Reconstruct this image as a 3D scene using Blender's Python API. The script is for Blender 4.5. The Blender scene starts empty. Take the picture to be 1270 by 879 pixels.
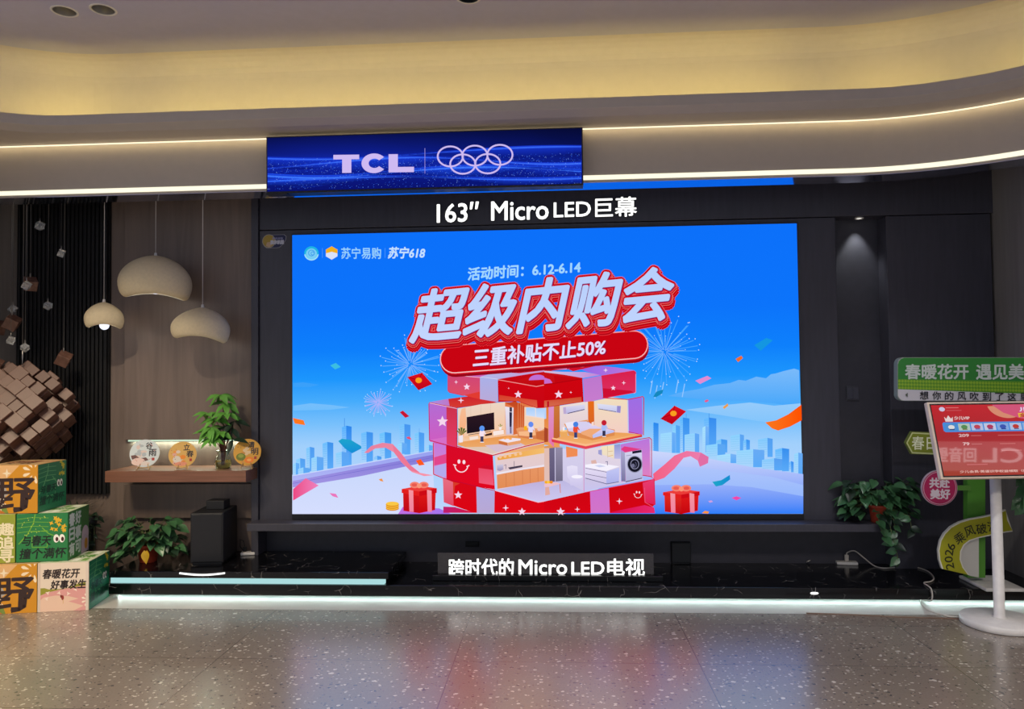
import bpy, bmesh, math, random
from mathutils import Vector, Matrix
from mathutils.geometry import tessellate_polygon
C = bpy.context.scene.collection
SC = bpy.context.scene
PI = math.pi

# ------------------------------------------------------------------ camera
W, H, F = 1270.0, 879.0, 917.0
EYE = Vector((0.1101, -5.2732, 1.45))
YAW, PITCH, ROLL = 0.05979, 0.03039, -0.0110
_f = Vector((-math.sin(YAW)*math.cos(PITCH), math.cos(YAW)*math.cos(PITCH), math.sin(PITCH)))
_r0 = Vector((math.cos(YAW), math.sin(YAW), 0)); _u0 = _r0.cross(_f)
_r = math.cos(ROLL)*_r0 + math.sin(ROLL)*_u0
_u = -math.sin(ROLL)*_r0 + math.cos(ROLL)*_u0
cam = bpy.data.objects.new('camera', bpy.data.cameras.new('camera')); C.objects.link(cam)
cam.data.sensor_width = 36; cam.data.lens = F/W*36; cam.data.clip_start = .05; cam.data.clip_end = 100
m = Matrix((_r, _u, -_f)).transposed().to_4x4(); m.translation = EYE; cam.matrix_world = m
SC.camera = cam
def ray(px, py): return _f + (px-W/2)/F*_r - (py-H/2)/F*_u
def at_y(px, py, y):
    d = ray(px, py); return EYE + d*((y-EYE.y)/d.y)
def at_z(px, py, z):
    d = ray(px, py); return EYE + d*((z-EYE.z)/d.z)

# ------------------------------------------------------------------ world, view, lights
def lin(c):
    def f(v):
        v /= 255.0
        return v/12.92 if v <= .04045 else ((v+.055)/1.055)**2.4
    return (f(c[0]), f(c[1]), f(c[2]), 1.0)
SC.view_settings.view_transform = 'Standard'; SC.view_settings.look = 'None'
SC.view_settings.exposure = 0.0; SC.view_settings.gamma = 1.0; SC.view_settings.use_curve_mapping = False
SC.cycles.use_denoising = True; SC.cycles.max_bounces = 8; SC.cycles.sample_clamp_indirect = 4
world = bpy.data.worlds.new('mall_daylight'); SC.world = world; world.use_nodes = True
world.node_tree.nodes['Background'].inputs[0].default_value = (.80, .90, 1.05, 1)
world.node_tree.nodes['Background'].inputs[1].default_value = .58
def light(name, kind, loc, d, energy, color=(1,1,1), sx=.1, sy=.1, spot=60, radius=.03, spread=180, xdir=None):
    L = bpy.data.lights.new(name, kind); L.energy = energy; L.color = color
    o = bpy.data.objects.new(name, L); C.objects.link(o)
    if kind == 'AREA':
        L.shape = 'RECTANGLE'; L.size = sx; L.size_y = sy; L.spread = math.radians(spread)
    else: L.shadow_soft_size = radius
    if kind == 'SPOT': L.spot_size = math.radians(spot); L.spot_blend = .6
    z = -Vector(d).normalized()
    x = Vector(xdir).normalized() if xdir else (Vector((1,0,0)) if abs(z.x) < .9 else Vector((0,1,0)))
    y = z.cross(x).normalized(); x = y.cross(z)
    M = Matrix((x, y, z)).transposed().to_4x4(); M.translation = Vector(loc); o.matrix_world = M
    return o
WARM = (1.0, .77, .17); COOL = (.78, 1.0, .96)
# the hall's own ceiling panels behind the viewer
light('hall_ceiling_panel', 'AREA', (-1.4,-4.9,3.72), (0,.15,-1), 40, (1,.91,.80), 2.4, .6, spread=110)
light('hall_ceiling_panel', 'AREA', (-3.4,-3.6,3.72), (0,.15,-1), 78, (1,.83,.58), .6, .6, spread=110)
light('carton_downlight', 'SPOT', (-2.6,-2.9,3.6), (-.22,.95,-1.2), 190, (1,.86,.66), spot=46, radius=.05)
light('signpost_fill_spot', 'SPOT', (1.7,-2.7,3.72), (.27,.70,-1), 95, (.96,.97,1), spot=44, radius=.05)  # unseen spot added to brighten the signpost corner
light('hall_ceiling_panel', 'AREA', (2.0,-4.7,3.72), (0,.15,-1), 84, (1,.92,.84), 2.4, .6, spread=110)

# ------------------------------------------------------------------ materials
def nodes(name):
    mt = bpy.data.materials.new(name); mt.use_nodes = True
    nt = mt.node_tree; return mt, nt, nt.nodes['Principled BSDF']
def N(nt, t, **kw):
    n = nt.nodes.new(t)
    for k, v in kw.items():
        if k.startswith('i_'): n.inputs[int(k[2:]) if k[2:].isdigit() else k[2:]].default_value = v
        else: setattr(n, k, v)
    return n
def mat(name, c, rough=.5, metal=0, var=.08, scale=18, spec=.5, coat=0, stretch=(1,1,1), bump=0):
    mt, nt, b = nodes(name); c = lin(c)
    tc = N(nt, 'ShaderNodeTexCoord'); mp = N(nt, 'ShaderNodeMapping'); mp.inputs['Scale'].default_value = stretch
    nz = N(nt, 'ShaderNodeTexNoise'); nz.inputs['Scale'].default_value = scale; nz.inputs['Detail'].default_value = 4
    nt.links.new(tc.outputs['Object'], mp.inputs[0]); nt.links.new(mp.outputs[0], nz.inputs['Vector'])
    rp = N(nt, 'ShaderNodeValToRGB')
    rp.color_ramp.elements[0].position = .3; rp.color_ramp.elements[1].position = .7
    rp.color_ramp.elements[0].color = tuple(v*(1-var) for v in c[:3])+(1,)
    rp.color_ramp.elements[1].color = tuple(min(1, v*(1+var)) for v in c[:3])+(1,)
    nt.links.new(nz.outputs['Fac'], rp.inputs[0]); nt.links.new(rp.outputs[0], b.inputs['Base Color'])
    b.inputs['Roughness'].default_value = rough; b.inputs['Metallic'].default_value = metal
    b.inputs['Specular IOR Level'].default_value = spec; b.inputs['Coat Weight'].default_value = coat
    if bump:
        bp = N(nt, 'ShaderNodeBump'); bp.inputs['Strength'].default_value = bump; bp.inputs['Distance'].default_value = .004
        nt.links.new(nz.outputs['Fac'], bp.inputs['Height']); nt.links.new(bp.outputs[0], b.inputs['Normal'])
    return mt
def emit(name, c, s, rgb=None):
    mt, nt, b = nodes(name); nt.nodes.remove(b)
    e = N(nt, 'ShaderNodeEmission'); e.inputs[0].default_value = rgb or lin(c); e.inputs[1].default_value = s
    nt.links.new(e.outputs[0], nt.nodes['Material Output'].inputs[0]); return mt
def attr_mat(name, glow=None, rough=.5, coat=0, sample=True):
    mt, nt, b = nodes(name); a = N(nt, 'ShaderNodeAttribute'); a.attribute_name = 'Col'
    if glow is not None:
        nt.nodes.remove(b); e = N(nt, 'ShaderNodeEmission'); e.inputs[1].default_value = glow
        nt.links.new(a.outputs['Color'], e.inputs[0]); 
        nt.links.new(e.outputs[0], nt.nodes['Material Output'].inputs[0])
        if not sample: mt.cycles.emission_sampling = 'NONE'
    else:
        nt.links.new(a.outputs['Color'], b.inputs['Base Color']); b.inputs['Roughness'].default_value = rough
        b.inputs['Coat Weight'].default_value = coat
    return mt
def wood(name, c0, c1, rough=.5, sx=26, axis='z'):
    mt, nt, b = nodes(name)
    tc = N(nt, 'ShaderNodeTexCoord'); mp = N(nt, 'ShaderNodeMapping')
    mp.inputs['Scale'].default_value = (sx, sx, .8) if axis == 'z' else (1.3, sx, sx)
    nz = N(nt, 'ShaderNodeTexNoise'); nz.inputs['Scale'].default_value = 1.6; nz.inputs['Detail'].default_value = 8; nz.inputs['Distortion'].default_value = .9
    rp = N(nt, 'ShaderNodeValToRGB'); rp.color_ramp.elements[0].position = .32; rp.color_ramp.elements[1].position = .68
    rp.color_ramp.elements[0].color = lin(c0); rp.color_ramp.elements[1].color = lin(c1)
    nt.links.new(tc.outputs['Object'], mp.inputs[0]); nt.links.new(mp.outputs[0], nz.inputs['Vector'])
    nt.links.new(nz.outputs['Fac'], rp.inputs[0]); nt.links.new(rp.outputs[0], b.inputs['Base Color'])
    b.inputs['Roughness'].default_value = rough; return mt
def marble():
    mt, nt, b = nodes('black_marble')
    tc = N(nt, 'ShaderNodeTexCoord'); nz = N(nt, 'ShaderNodeTexNoise'); nz.inputs['Scale'].default_value = 3.2; nz.inputs['Detail'].default_value = 3
    mx = N(nt, 'ShaderNodeVectorMath', operation='MULTIPLY_ADD'); mx.inputs[1].default_value = (.28,.28,.28)
    nt.links.new(tc.outputs['Object'], nz.inputs['Vector']); nt.links.new(nz.outputs['Color'], mx.inputs[0]); nt.links.new(tc.outputs['Object'], mx.inputs[2])
    vo = N(nt, 'ShaderNodeTexVoronoi', feature='DISTANCE_TO_EDGE'); vo.inputs['Scale'].default_value = 9
    nt.links.new(mx.outputs[0], vo.inputs['Vector'])
    r1 = N(nt, 'ShaderNodeValToRGB'); r1.color_ramp.elements[0].color = (1,1,1,1); r1.color_ramp.elements[1].color = (0,0,0,1); r1.color_ramp.elements[1].position = .014
    nt.links.new(vo.outputs['Distance'], r1.inputs[0])
    n2 = N(nt, 'ShaderNodeTexNoise'); n2.inputs['Scale'].default_value = 9; nt.links.new(tc.outputs['Object'], n2.inputs['Vector'])
    r2 = N(nt, 'ShaderNodeValToRGB'); r2.color_ramp.elements[0].position = .53; r2.color_ramp.elements[1].position = .62
    nt.links.new(n2.outputs['Fac'], r2.inputs[0])
    mu = N(nt, 'ShaderNodeMath', operation='MULTIPLY'); nt.links.new(r1.outputs[0], mu.inputs[0]); nt.links.new(r2.outputs[0], mu.inputs[1])
    mi = N(nt, 'ShaderNodeMix', data_type='RGBA'); mi.inputs[6].default_value = lin((11,11,14)); mi.inputs[7].default_value = lin((150,146,142))
    nt.links.new(mu.outputs[0], mi.inputs[0]); nt.links.new(mi.outputs[2], b.inputs['Base Color'])
    b.inputs['Roughness'].default_value = .16; return mt
def terrazzo():
    mt, nt, b = nodes('terrazzo_tiles')
    tc = N(nt, 'ShaderNodeTexCoord'); L = nt.links.new
    base = lin((140,128,116)); prev = None
    nz = N(nt, 'ShaderNodeTexNoise'); nz.inputs['Scale'].default_value = 90; L(tc.outputs['Object'], nz.inputs['Vector'])
    r0 = N(nt, 'ShaderNodeValToRGB'); r0.color_ramp.elements[0].color = tuple(v*.82 for v in base[:3])+(1,); r0.color_ramp.elements[1].color = tuple(v*1.15 for v in base[:3])+(1,)
    L(nz.outputs['Fac'], r0.inputs[0]); prev = r0.outputs[0]
    for sc, thr, keep, col in ((30,.24,.76,(216,206,192)), (26,.24,.74,(84,80,78)), (44,.26,.70,(200,190,176)), (52,.26,.7,(100,92,86)), (17,.20,.86,(220,212,200))):
        wv = N(nt, 'ShaderNodeTexNoise'); wv.inputs['Scale'].default_value = sc*1.5; L(tc.outputs['Object'], wv.inputs['Vector'])
        ma = N(nt, 'ShaderNodeVectorMath', operation='MULTIPLY_ADD'); ma.inputs[1].default_value = (.5/sc,)*3
        L(wv.outputs['Color'], ma.inputs[0]); L(tc.outputs['Object'], ma.inputs[2])
        mp = N(nt, 'ShaderNodeMapping'); mp.inputs['Location'].default_value = (sc*.37, sc*.11, .5); mp.inputs['Scale'].default_value = (1,1.25,0); L(ma.outputs[0], mp.inputs[0])
        vo = N(nt, 'ShaderNodeTexVoronoi', feature='F1'); vo.inputs['Scale'].default_value = sc; L(mp.outputs[0], vo.inputs['Vector'])
        lt = N(nt, 'ShaderNodeMath', operation='LESS_THAN'); lt.inputs[1].default_value = thr; L(vo.outputs['Distance'], lt.inputs[0])
        sp = N(nt, 'ShaderNodeSeparateColor'); L(vo.outputs['Color'], sp.inputs[0])
        gt = N(nt, 'ShaderNodeMath', operation='GREATER_THAN'); gt.inputs[1].default_value = keep; L(sp.outputs[0], gt.inputs[0])
        mu = N(nt, 'ShaderNodeMath', operation='MULTIPLY'); L(lt.outputs[0], mu.inputs[0]); L(gt.outputs[0], mu.inputs[1])
        mi = N(nt, 'ShaderNodeMix', data_type='RGBA'); mi.inputs[7].default_value = lin(col); L(prev, mi.inputs[6]); L(mu.outputs[0], mi.inputs[0]); prev = mi.outputs[2]
    xyz = N(nt, 'ShaderNodeSeparateXYZ'); L(tc.outputs['Object'], xyz.inputs[0])
    last = None
    for ax, off, per in ((0, -.434+12.4, 1.24), (1, -1.471+12, .6)):
        ad = N(nt, 'ShaderNodeMath', operation='ADD'); ad.inputs[1].default_value = off - 2*(off if False else 0); L(xyz.outputs[ax], ad.inputs[0])
        ad.inputs[1].default_value = (12.4+.434) if ax == 0 else (12+1.471)
        mo = N(nt, 'ShaderNodeMath', operation='MODULO'); mo.inputs[1].default_value = per; L(ad.outputs[0], mo.inputs[0])
        lt = N(nt, 'ShaderNodeMath', operation='LESS_THAN'); lt.inputs[1].default_value = .005; L(mo.outputs[0], lt.inputs[0])
        if last:
            mx = N(nt, 'ShaderNodeMath', operation='MAXIMUM'); L(last, mx.inputs[0]); L(lt.outputs[0], mx.inputs[1]); last = mx.outputs[0]
        else: last = lt.outputs[0]
    mi = N(nt, 'ShaderNodeMix', data_type='RGBA'); mi.inputs[7].default_value = lin((96,86,78)); L(prev, mi.inputs[6]); L(last, mi.inputs[0])
    L(mi.outputs[2], b.inputs['Base Color']); b.inputs['Roughness'].default_value = .25; b.inputs['IOR'].default_value = 3.0
    return mt
M = {}
M['paint'] = mat('warm_white_paint', (180,168,156), .6, var=.02)
M['ceil2'] = mat('cool_white_ceiling_paint', (192,189,216), .7, var=.02)
M['ceil'] = mat('ceiling_paint', (214,204,204), .7, var=.02)
M['gloss'] = mat('polished_metal_underside', (222,222,232), .09, 1.0, var=.02)
M['terrazzo'] = terrazzo()
M['border'] = mat('pale_border_stone', (196,192,184), .3, var=.05, scale=6)
M['dark'] = mat('charcoal_panel', (63,62,72), .42, var=.10, scale=40, stretch=(1,1,.1))
M['dark2'] = mat('charcoal_wall', (58,57,66), .5, var=.08)
M['wood'] = wood('grey_brown_oak', (112,98,90), (126,110,101), .5, 11)
M['wood2'] = wood('grey_oak_side', (128,122,118), (142,136,130), .5, 11)
M['slat'] = mat('black_slat', (11,11,15), .6)
M['marble'] = marble()
M['shelf'] = wood('red_brown_oak', (118,78,60), (136,92,72), axis='x')
M['led'] = emit('warm_white_led', (255,250,222), 1.15)
M['led_thin'] = emit('warm_led_thin', (255,240,205), 1.35)
M['led_cool'] = emit('cool_led', (172,220,222), 1.0)
M['led_niche'] = emit('greenish_led', (205,232,205), 1.0)
M['black'] = mat('black_plastic', (22,22,26), .35)
M['blackm'] = mat('black_fabric_cabinet', (20,20,24), .6)
M['white'] = mat('white_plastic', (226,222,216), .4)
M['cable'] = mat('white_cable', (200,192,182), .5)
M['bcable'] = mat('black_cable', (24,24,24), .5)
M['red'] = mat('terracotta_red', (176,66,44), .5)
M['leaf'] = mat('pothos_green', (66,110,70), .32, var=.3, scale=9)
M['leaf2'] = mat('fresh_green', (96,160,62), .45, var=.3, scale=9)
M['leafd'] = mat('deep_green', (30,52,36), .4, var=.3, scale=9)
M['yleaf'] = mat('yellowed_leaf', (190,150,30), .5)
M['stem'] = mat('plant_stem', (92,104,60), .6)
M['bark'] = mat('reddish_bark', (120,72,56), .7)
M['lamp'] = mat('matte_cream_plaster', (224,206,168), .8, var=.04, scale=60, bump=.2)
M['lampin'] = mat('white_shade_inside', (238,232,218), .6, var=.02)
M['bulb'] = emit('lit_bulb', (235,240,255), 1.3)
M['metal'] = mat('brushed_metal', (170,165,158), .35, 1)
M['thread'] = mat('steel_thread', (120,116,112), .4, .6)
M['brown'] = wood('walnut_block', (96,66,54), (122,90,76), .42, 20)
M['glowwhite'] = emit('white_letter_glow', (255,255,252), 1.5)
M['letter_side'] = mat('letter_return', (40,40,44), .5)
M['bamboo'] = mat('bamboo_stand', (198,160,110), .5)
M['art'] = attr_mat('printed_card', None, .5)
M['artm'] = attr_mat('printed_board', None, .45)
M['screen'] = attr_mat('display_picture', 1.0, sample=False)
M['screen_tab'] = attr_mat('glossy_display_picture', None, .03)
_b = M['screen_tab'].node_tree; _p = _b.nodes['Principled BSDF']; _b.links.remove(_p.inputs['Base Color'].links[0]); _p.inputs['Base Color'].default_value = (.01,.01,.01,1)
_b.links.new(_b.nodes['Attribute'].outputs['Color'], _p.inputs['Emission Color']); _p.inputs['Emission Strength'].default_value = .8
M['screen_sky'] = attr_mat('display_picture_field', 1.0)
M['reflector'] = mat('downlight_reflector', (176,172,164), .3, .8)
def glass(name, c, rough=0, ior=1.45):
    mt, nt, b = nodes(name); b.inputs['Base Color'].default_value = lin(c); b.inputs['Transmission Weight'].default_value = 1
    b.inputs['Roughness'].default_value = rough; b.inputs['IOR'].default_value = ior; return mt
M['crystal'] = glass('clear_crystal', (250,252,250), .05, 1.5); M['crystal'].node_tree.nodes['Principled BSDF'].inputs['Transmission Weight'].default_value = .75
M['glass'] = glass('vase_glass', (240,248,242), .02)
M['water'] = glass('yellowish_water', (205,200,120), .0, 1.33)
M['acrylic'] = glass('smoked_acrylic', (120,118,122), .12, 1.2)
M['acrylic'].node_tree.nodes['Principled BSDF'].inputs['Transmission Weight'].default_value = .6

# ------------------------------------------------------------------ mesh helpers
class MB:
    def __init__(s): s.v = []; s.f = []; s.c = []; s.mi = []; s.sm = []
    def add(s, vs, fs, col=None, mi=0, smooth=False):
        o = len(s.v); s.v += [tuple(v) for v in vs]; s.f += [tuple(i+o for i in f) for f in fs]
        if col is None: col = (1,1,1,1)
        s.c += (list(col) if isinstance(col, list) else [col]*len(vs))
        s.mi += [mi]*len(fs); s.sm += [smooth]*len(fs); return s
    def bm(s, b, M4=None, col=None, mi=0, smooth=False):
        b.verts.index_update(); vs = [(M4 @ v.co if M4 else v.co.copy()) for v in b.verts]
        s.add(vs, [[v.index for v in f.verts] for f in b.faces], col, mi, smooth); b.free(); return s
    def box(s, lo, hi, bev=0, M4=None, col=None, mi=0, seg=2):
        b = bmesh.new(); bmesh.ops.create_cube(b, size=1)
        lo, hi = Vector(lo), Vector(hi); c = (lo+hi)/2; d = hi-lo
        for v in b.verts: v.co = Vector((v.co.x*d.x+c.x, v.co.y*d.y+c.y, v.co.z*d.z+c.z))
        if bev: bmesh.ops.bevel(b, geom=b.edges[:], offset=bev, segments=seg, affect='EDGES', profile=.5)
        return s.bm(b, M4, col, mi)
    def tube(s, pts, r, n=8, col=None, mi=0, cap=True):
        pts = [Vector(p) for p in pts]; rs = r if isinstance(r, (list, tuple)) else [r]*len(pts)
        vs, fs = [], []; up = None
        for i, p in enumerate(pts):
            t = (pts[min(i+1, len(pts)-1)]-pts[max(i-1, 0)]).normalized()
            if up is None: up = Vector((0,0,1)) if abs(t.z) < .9 else Vector((1,0,0))
            a = t.cross(up).normalized(); up = a.cross(t).normalized()
            for k in range(n):
                q = 2*PI*k/n; vs.append(p+rs[i]*(math.cos(q)*a+math.sin(q)*up))
        for i in range(len(pts)-1):
            for k in range(n): fs.append((i*n+k, i*n+(k+1) % n, (i+1)*n+(k+1) % n, (i+1)*n+k))
        if cap: fs += [tuple(range(n)), tuple(reversed(range((len(pts)-1)*n, len(pts)*n)))]
        return s.add(vs, fs, col, mi, True)
    def lathe(s, prof, c=(0,0,0), n=40, mi=0, col=None, M4=None, smooth=True):
        vs, fs = [], []; c = Vector(c)
        for (r, z) in prof:
            for k in range(n):
                q = 2*PI*k/n; p = Vector((r*math.cos(q), r*math.sin(q), z))+c; vs.append(M4 @ p if M4 else p)
        for i in range(len(prof)-1):
            for k in range(n): fs.append((i*n+k, i*n+(k+1) % n, (i+1)*n+(k+1) % n, (i+1)*n+k))
        if prof[0][0] > 1e-6: pass
        return s.add(vs, fs, col, mi, smooth)
    def disc(s, r, z, c=(0,0,0), n=40, up=True, mi=0, col=None):
        c = Vector(c); vs = [Vector((r*math.cos(2*PI*k/n), r*math.sin(2*PI*k/n), z))+c for k in range(n)]
        return s.add(vs, [tuple(range(n)) if up else tuple(reversed(range(n)))], col, mi)
    def prism(s, pts, lo, hi, fn, mi=0, col=None, mi_side=None):   # 2D outline extruded; fn(u, v, w) -> 3D
        n = len(pts); tr = tessellate_polygon([[Vector((a, b, 0)) for a, b in pts]])
        vs = [fn(a, b, hi) for a, b in pts]+[fn(a, b, lo) for a, b in pts]
        s.add(vs, [tuple(t) for t in tr]+[tuple(i+n for i in reversed(t)) for t in tr], col, mi)
        return s.add(vs, [(i, (i+1) % n, n+(i+1) % n, n+i) for i in range(n)], col, mi if mi_side is None else mi_side)
    def build(s, name, mats, parent=None, attr=False):
        me = bpy.data.meshes.new(name); me.from_pydata(s.v, [], s.f)
        mats = mats if isinstance(mats, (list, tuple)) else [mats]
        for q in mats: me.materials.append(q)
        me.polygons.foreach_set('material_index', s.mi); me.polygons.foreach_set('use_smooth', s.sm)
        if attr:
            a = me.color_attributes.new('Col', 'FLOAT_COLOR', 'POINT')
            a.data.foreach_set('color', [x for c in s.c for x in c])
        me.update(); o = bpy.data.objects.new(name, me); C.objects.link(o)
        if parent: o.parent = parent
        return o
def recenter(o):      # put a top-level mesh's origin at the middle of its base
    vs = [v.co for v in o.data.vertices]
    c = Vector(((min(v.x for v in vs)+max(v.x for v in vs))/2, (min(v.y for v in vs)+max(v.y for v in vs))/2, min(v.z for v in vs)))
    o.data.transform(Matrix.Translation(-c)); o.location = c; return o
def tag(o, label, cat, group=None, kind=None):
    o['label'] = label; o['category'] = cat
    if group: o['group'] = group
    if kind: o['kind'] = kind
    return o
def empty(name, loc, label, cat, group=None, rz=0):
    o = bpy.data.objects.new(name, None); C.objects.link(o); o.location = loc; o.rotation_euler = (0,0,rz); o.empty_display_size = .05
    return tag(o, label, cat, group)
def struct(o, label=None):
    o['kind'] = 'structure'
    if label: o['label'] = label
    return o
def copy_tree(o, parent=None):
    c = o.copy(); C.objects.link(c)
    if parent: c.parent = parent
    for ch in [q for q in bpy.data.objects if q.parent == o]: copy_tree(ch, c)
    return c
_tc = {}
def text_tris(s):
    if s not in _tc:
        cu = bpy.data.curves.new('t', 'FONT'); cu.body = s; cu.fill_mode = 'FRONT'; cu.resolution_u = 3
        o = bpy.data.objects.new('t', cu); C.objects.link(o); dg = bpy.context.evaluated_depsgraph_get()
        me = bpy.data.meshes.new_from_object(o.evaluated_get(dg)); me.calc_loop_triangles()
        vs = [(v.co.x, v.co.y) for v in me.vertices]; tr = [tuple(t.vertices) for t in me.loop_triangles]
        bpy.data.objects.remove(o); bpy.data.curves.remove(cu); bpy.data.meshes.remove(me)
        x0 = min(v[0] for v in vs); x1 = max(v[0] for v in vs); y0 = min(v[1] for v in vs); y1 = max(v[1] for v in vs)
        _tc[s] = ([((a-x0)/(x1-x0), (b-y0)/(y1-y0)) for a, b in vs], tr, (x1-x0)/(y1-y0))
    return _tc[s]
class Art:
    """flat picture on a plane: shapes in picture coordinates, each a hair above the one before"""
    def __init__(s, fn, step=1.2e-5, mb=None, mi=0):
        s.fn = fn; s.k = 0; s.step = step; s.mb = mb or MB(); s.mi = mi
    def _put(s, P, tris, col, col2=None, d=(0,1)):
        s.k += 1; h = s.k*s.step
        if col2 is not None:
            t = [a*d[0]+b*d[1] for a, b in P]; lo, hi = min(t), max(t); c1, c2 = lin(col), lin(col2)
            cs = [tuple(c1[j]+(c2[j]-c1[j])*((q-lo)/(hi-lo+1e-9)) for j in range(4)) for q in t]
        else: cs = [lin(col)]*len(P)
        s.mb.add([s.fn(a, b, h) for a, b in P], tris, cs, s.mi)
    def poly(s, P, col, col2=None, d=(0,1)):
        tr = tessellate_polygon([[Vector((a, b, 0)) for a, b in P]]); s._put(P, [tuple(t) for t in tr], col, col2, d)
    def rect(s, x0, y0, x1, y1, col, col2=None, d=(0,1)): s.poly([(x0,y0),(x1,y0),(x1,y1),(x0,y1)], col, col2, d)
    def ell(s, cx, cy, rx, ry, col, col2=None, n=24, a0=0, a1=2*PI, d=(0,1)):
        s.poly([(cx+rx*math.cos(a0+(a1-a0)*i/n), cy+ry*math.sin(a0+(a1-a0)*i/n)) for i in range(n)], col, col2, d)
    def line(s, P, w, col, closed=False):
        P = list(P)+([P[0]] if closed else []); s.k += 1; h = s.k*s.step; vs, fs = [], []
        for (a, b), (c, d) in zip(P, P[1:]):
            l = math.hypot(c-a, d-b) or 1; nx, ny = -(d-b)/l*w/2, (c-a)/l*w/2; ex, ey = (c-a)/l*w*.25, (d-b)/l*w*.25
            o = len(vs); vs += [(a-ex+nx,b-ey+ny),(a-ex-nx,b-ey-ny),(c+ex-nx,d+ey-ny),(c+ex+nx,d+ey+ny)]; fs.append((o,o+1,o+2,o+3))
        s.mb.add([s.fn(a, b, h) for a, b in vs], fs, [lin(col)]*len(vs), s.mi)
    def ring(s, cx, cy, rx, ry, w, col, n=36, a0=0, a1=2*PI):
        s.line([(cx+rx*math.cos(a0+(a1-a0)*i/n), cy+ry*math.sin(a0+(a1-a0)*i/n)) for i in range(n+1)], w, col)
    def star(s, cx, cy, r, col, k=5, inner=.45, rot=-PI/2):
        s.poly([(cx+(r if i % 2 == 0 else r*inner)*math.cos(rot+PI*i/k), cy+(r if i % 2 == 0 else r*inner)*math.sin(rot+PI*i/k)) for i in range(2*k)], col)
    def dots(s, L, col):           # many small lozenges in one layer
        s.k += 1; h = s.k*s.step; vs, fs = [], []
        for x, y, r in L:
            o = len(vs); vs += [(x-r,y),(x,y+r),(x+r,y),(x,y-r)]; fs.append((o,o+1,o+2,o+3))
        s.mb.add([s.fn(a, b, h) for a, b in vs], fs, [lin(col)]*len(vs), s.mi)
    def text(s, t, Q, col, bold=0, shift=(0,0), nb=8, col2=None):   # Q: TL, TR, BR, BL of the lettering's box
        P, tr, _ = text_tris(t); (a, b, c, d) = Q
        pts = []
        for u, v in P:
            w = 1-v; x = (1-u)*(1-w)*a[0]+u*(1-w)*b[0]+u*w*c[0]+(1-u)*w*d[0]; y = (1-u)*(1-w)*a[1]+u*(1-w)*b[1]+u*w*c[1]+(1-u)*w*d[1]
            pts.append((x+shift[0], y+shift[1]))
        offs = [(0,0)]+([(bold*math.cos(2*PI*i/nb), bold*math.sin(2*PI*i/nb)) for i in range(nb)] if bold else [])
        allp, allt = [], []
        if s.step > 1.9e-5 and bold:          # lit prints: each pass a hair above the last
            for ox, oy in offs: s._put([(x+ox, y+oy) for x, y in pts], tr, col, col2)
            return
        for ox, oy in offs:
            o = len(allp); allp += [(x+ox, y+oy) for x, y in pts]; allt += [tuple(i+o for i in q) for q in tr]
        s._put(allp, allt, col, col2)
    def tbox(s, t, x0, y0, x1, y1, col, bold=0, slant=0, col2=None):
        s.text(t, [(x0+slant,y0),(x1+slant,y0),(x1,y1),(x0,y1)], col, bold, col2=col2)
# ------------------------------------------------------------------ the room
XL, XR = -3.97, 3.15
struct(MB().box((-7,-11,-.06),(7,-.66,0)).build('floor', M['terrazzo']))
struct(MB().box((-4.2,-.659,-.06),(XR,.2,0)).build('trim_1', M['border']), 'pale smooth stone border between terrazzo floor and black plinth')
struct(MB().box((XL-.1,.16,0),(XR+.1,.26,3.9)).build('wall_back', M['dark2']))
struct(MB().box((XL-.1,-1.3,0),(XL,.16,3.2)).build('wall_left', M['wood2']))
struct(MB().box((XR,-1.25,0),(XR+.1,.16,3.6)).build('wall_right', M['wood2']))
# wood cladding, left
zn, zs = at_y(230,545,.1).z, at_y(230,600,.1).z
mb = MB().box((XL,.13,0),(-2.105,.16,3.0)); struct(mb.build('trim_2', M['wood']), 'grey brown oak wall cladding on the left')
mb = MB().box((-3.13,.095,zn),(-2.115,.13,3.0), .002)
struct(mb.build('trim_3', M['wood']), 'raised oak panel above the lit niche')
mb = MB().box((-3.13,.095,.43),(-2.115,.13,zs), .002); struct(mb.build('trim_4', M['wood']), 'raised oak panel under the wooden shelf')
mb = MB(); mb.box((-2.115,.0,.1),(-2.062,.16,3.0), .003); struct(mb.build('trim_5', M['dark']), 'narrow upright strip between oak and charcoal panels')
# black slats
mb = MB().box((XL,.105,.61),(-3.255,.13,3.0))
for i in range(22):
    x = XL+.004+i*.0325; mb.box((x,.078,.61),(x+.021,.106,3.0), .003, seg=1)
struct(mb.build('trim_6', M['slat']), 'black vertical slat panel')
# charcoal panels
struct(MB().box((-2.06,.02,.40),(2.078,.16,2.546), .003).build('trim_7', M['dark']), 'large raised charcoal panel carrying the big display')
struct(MB().box((-2.06,.02,2.552),(XR,.16,3.3), .003).build('trim_8', M['dark']), 'charcoal header band over the display')
struct(MB().box((2.424,.02,.0),(XR-.02,.16,2.546), .003).build('trim_9', M['dark']), 'charcoal wall panel right of the narrow niche')
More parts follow.
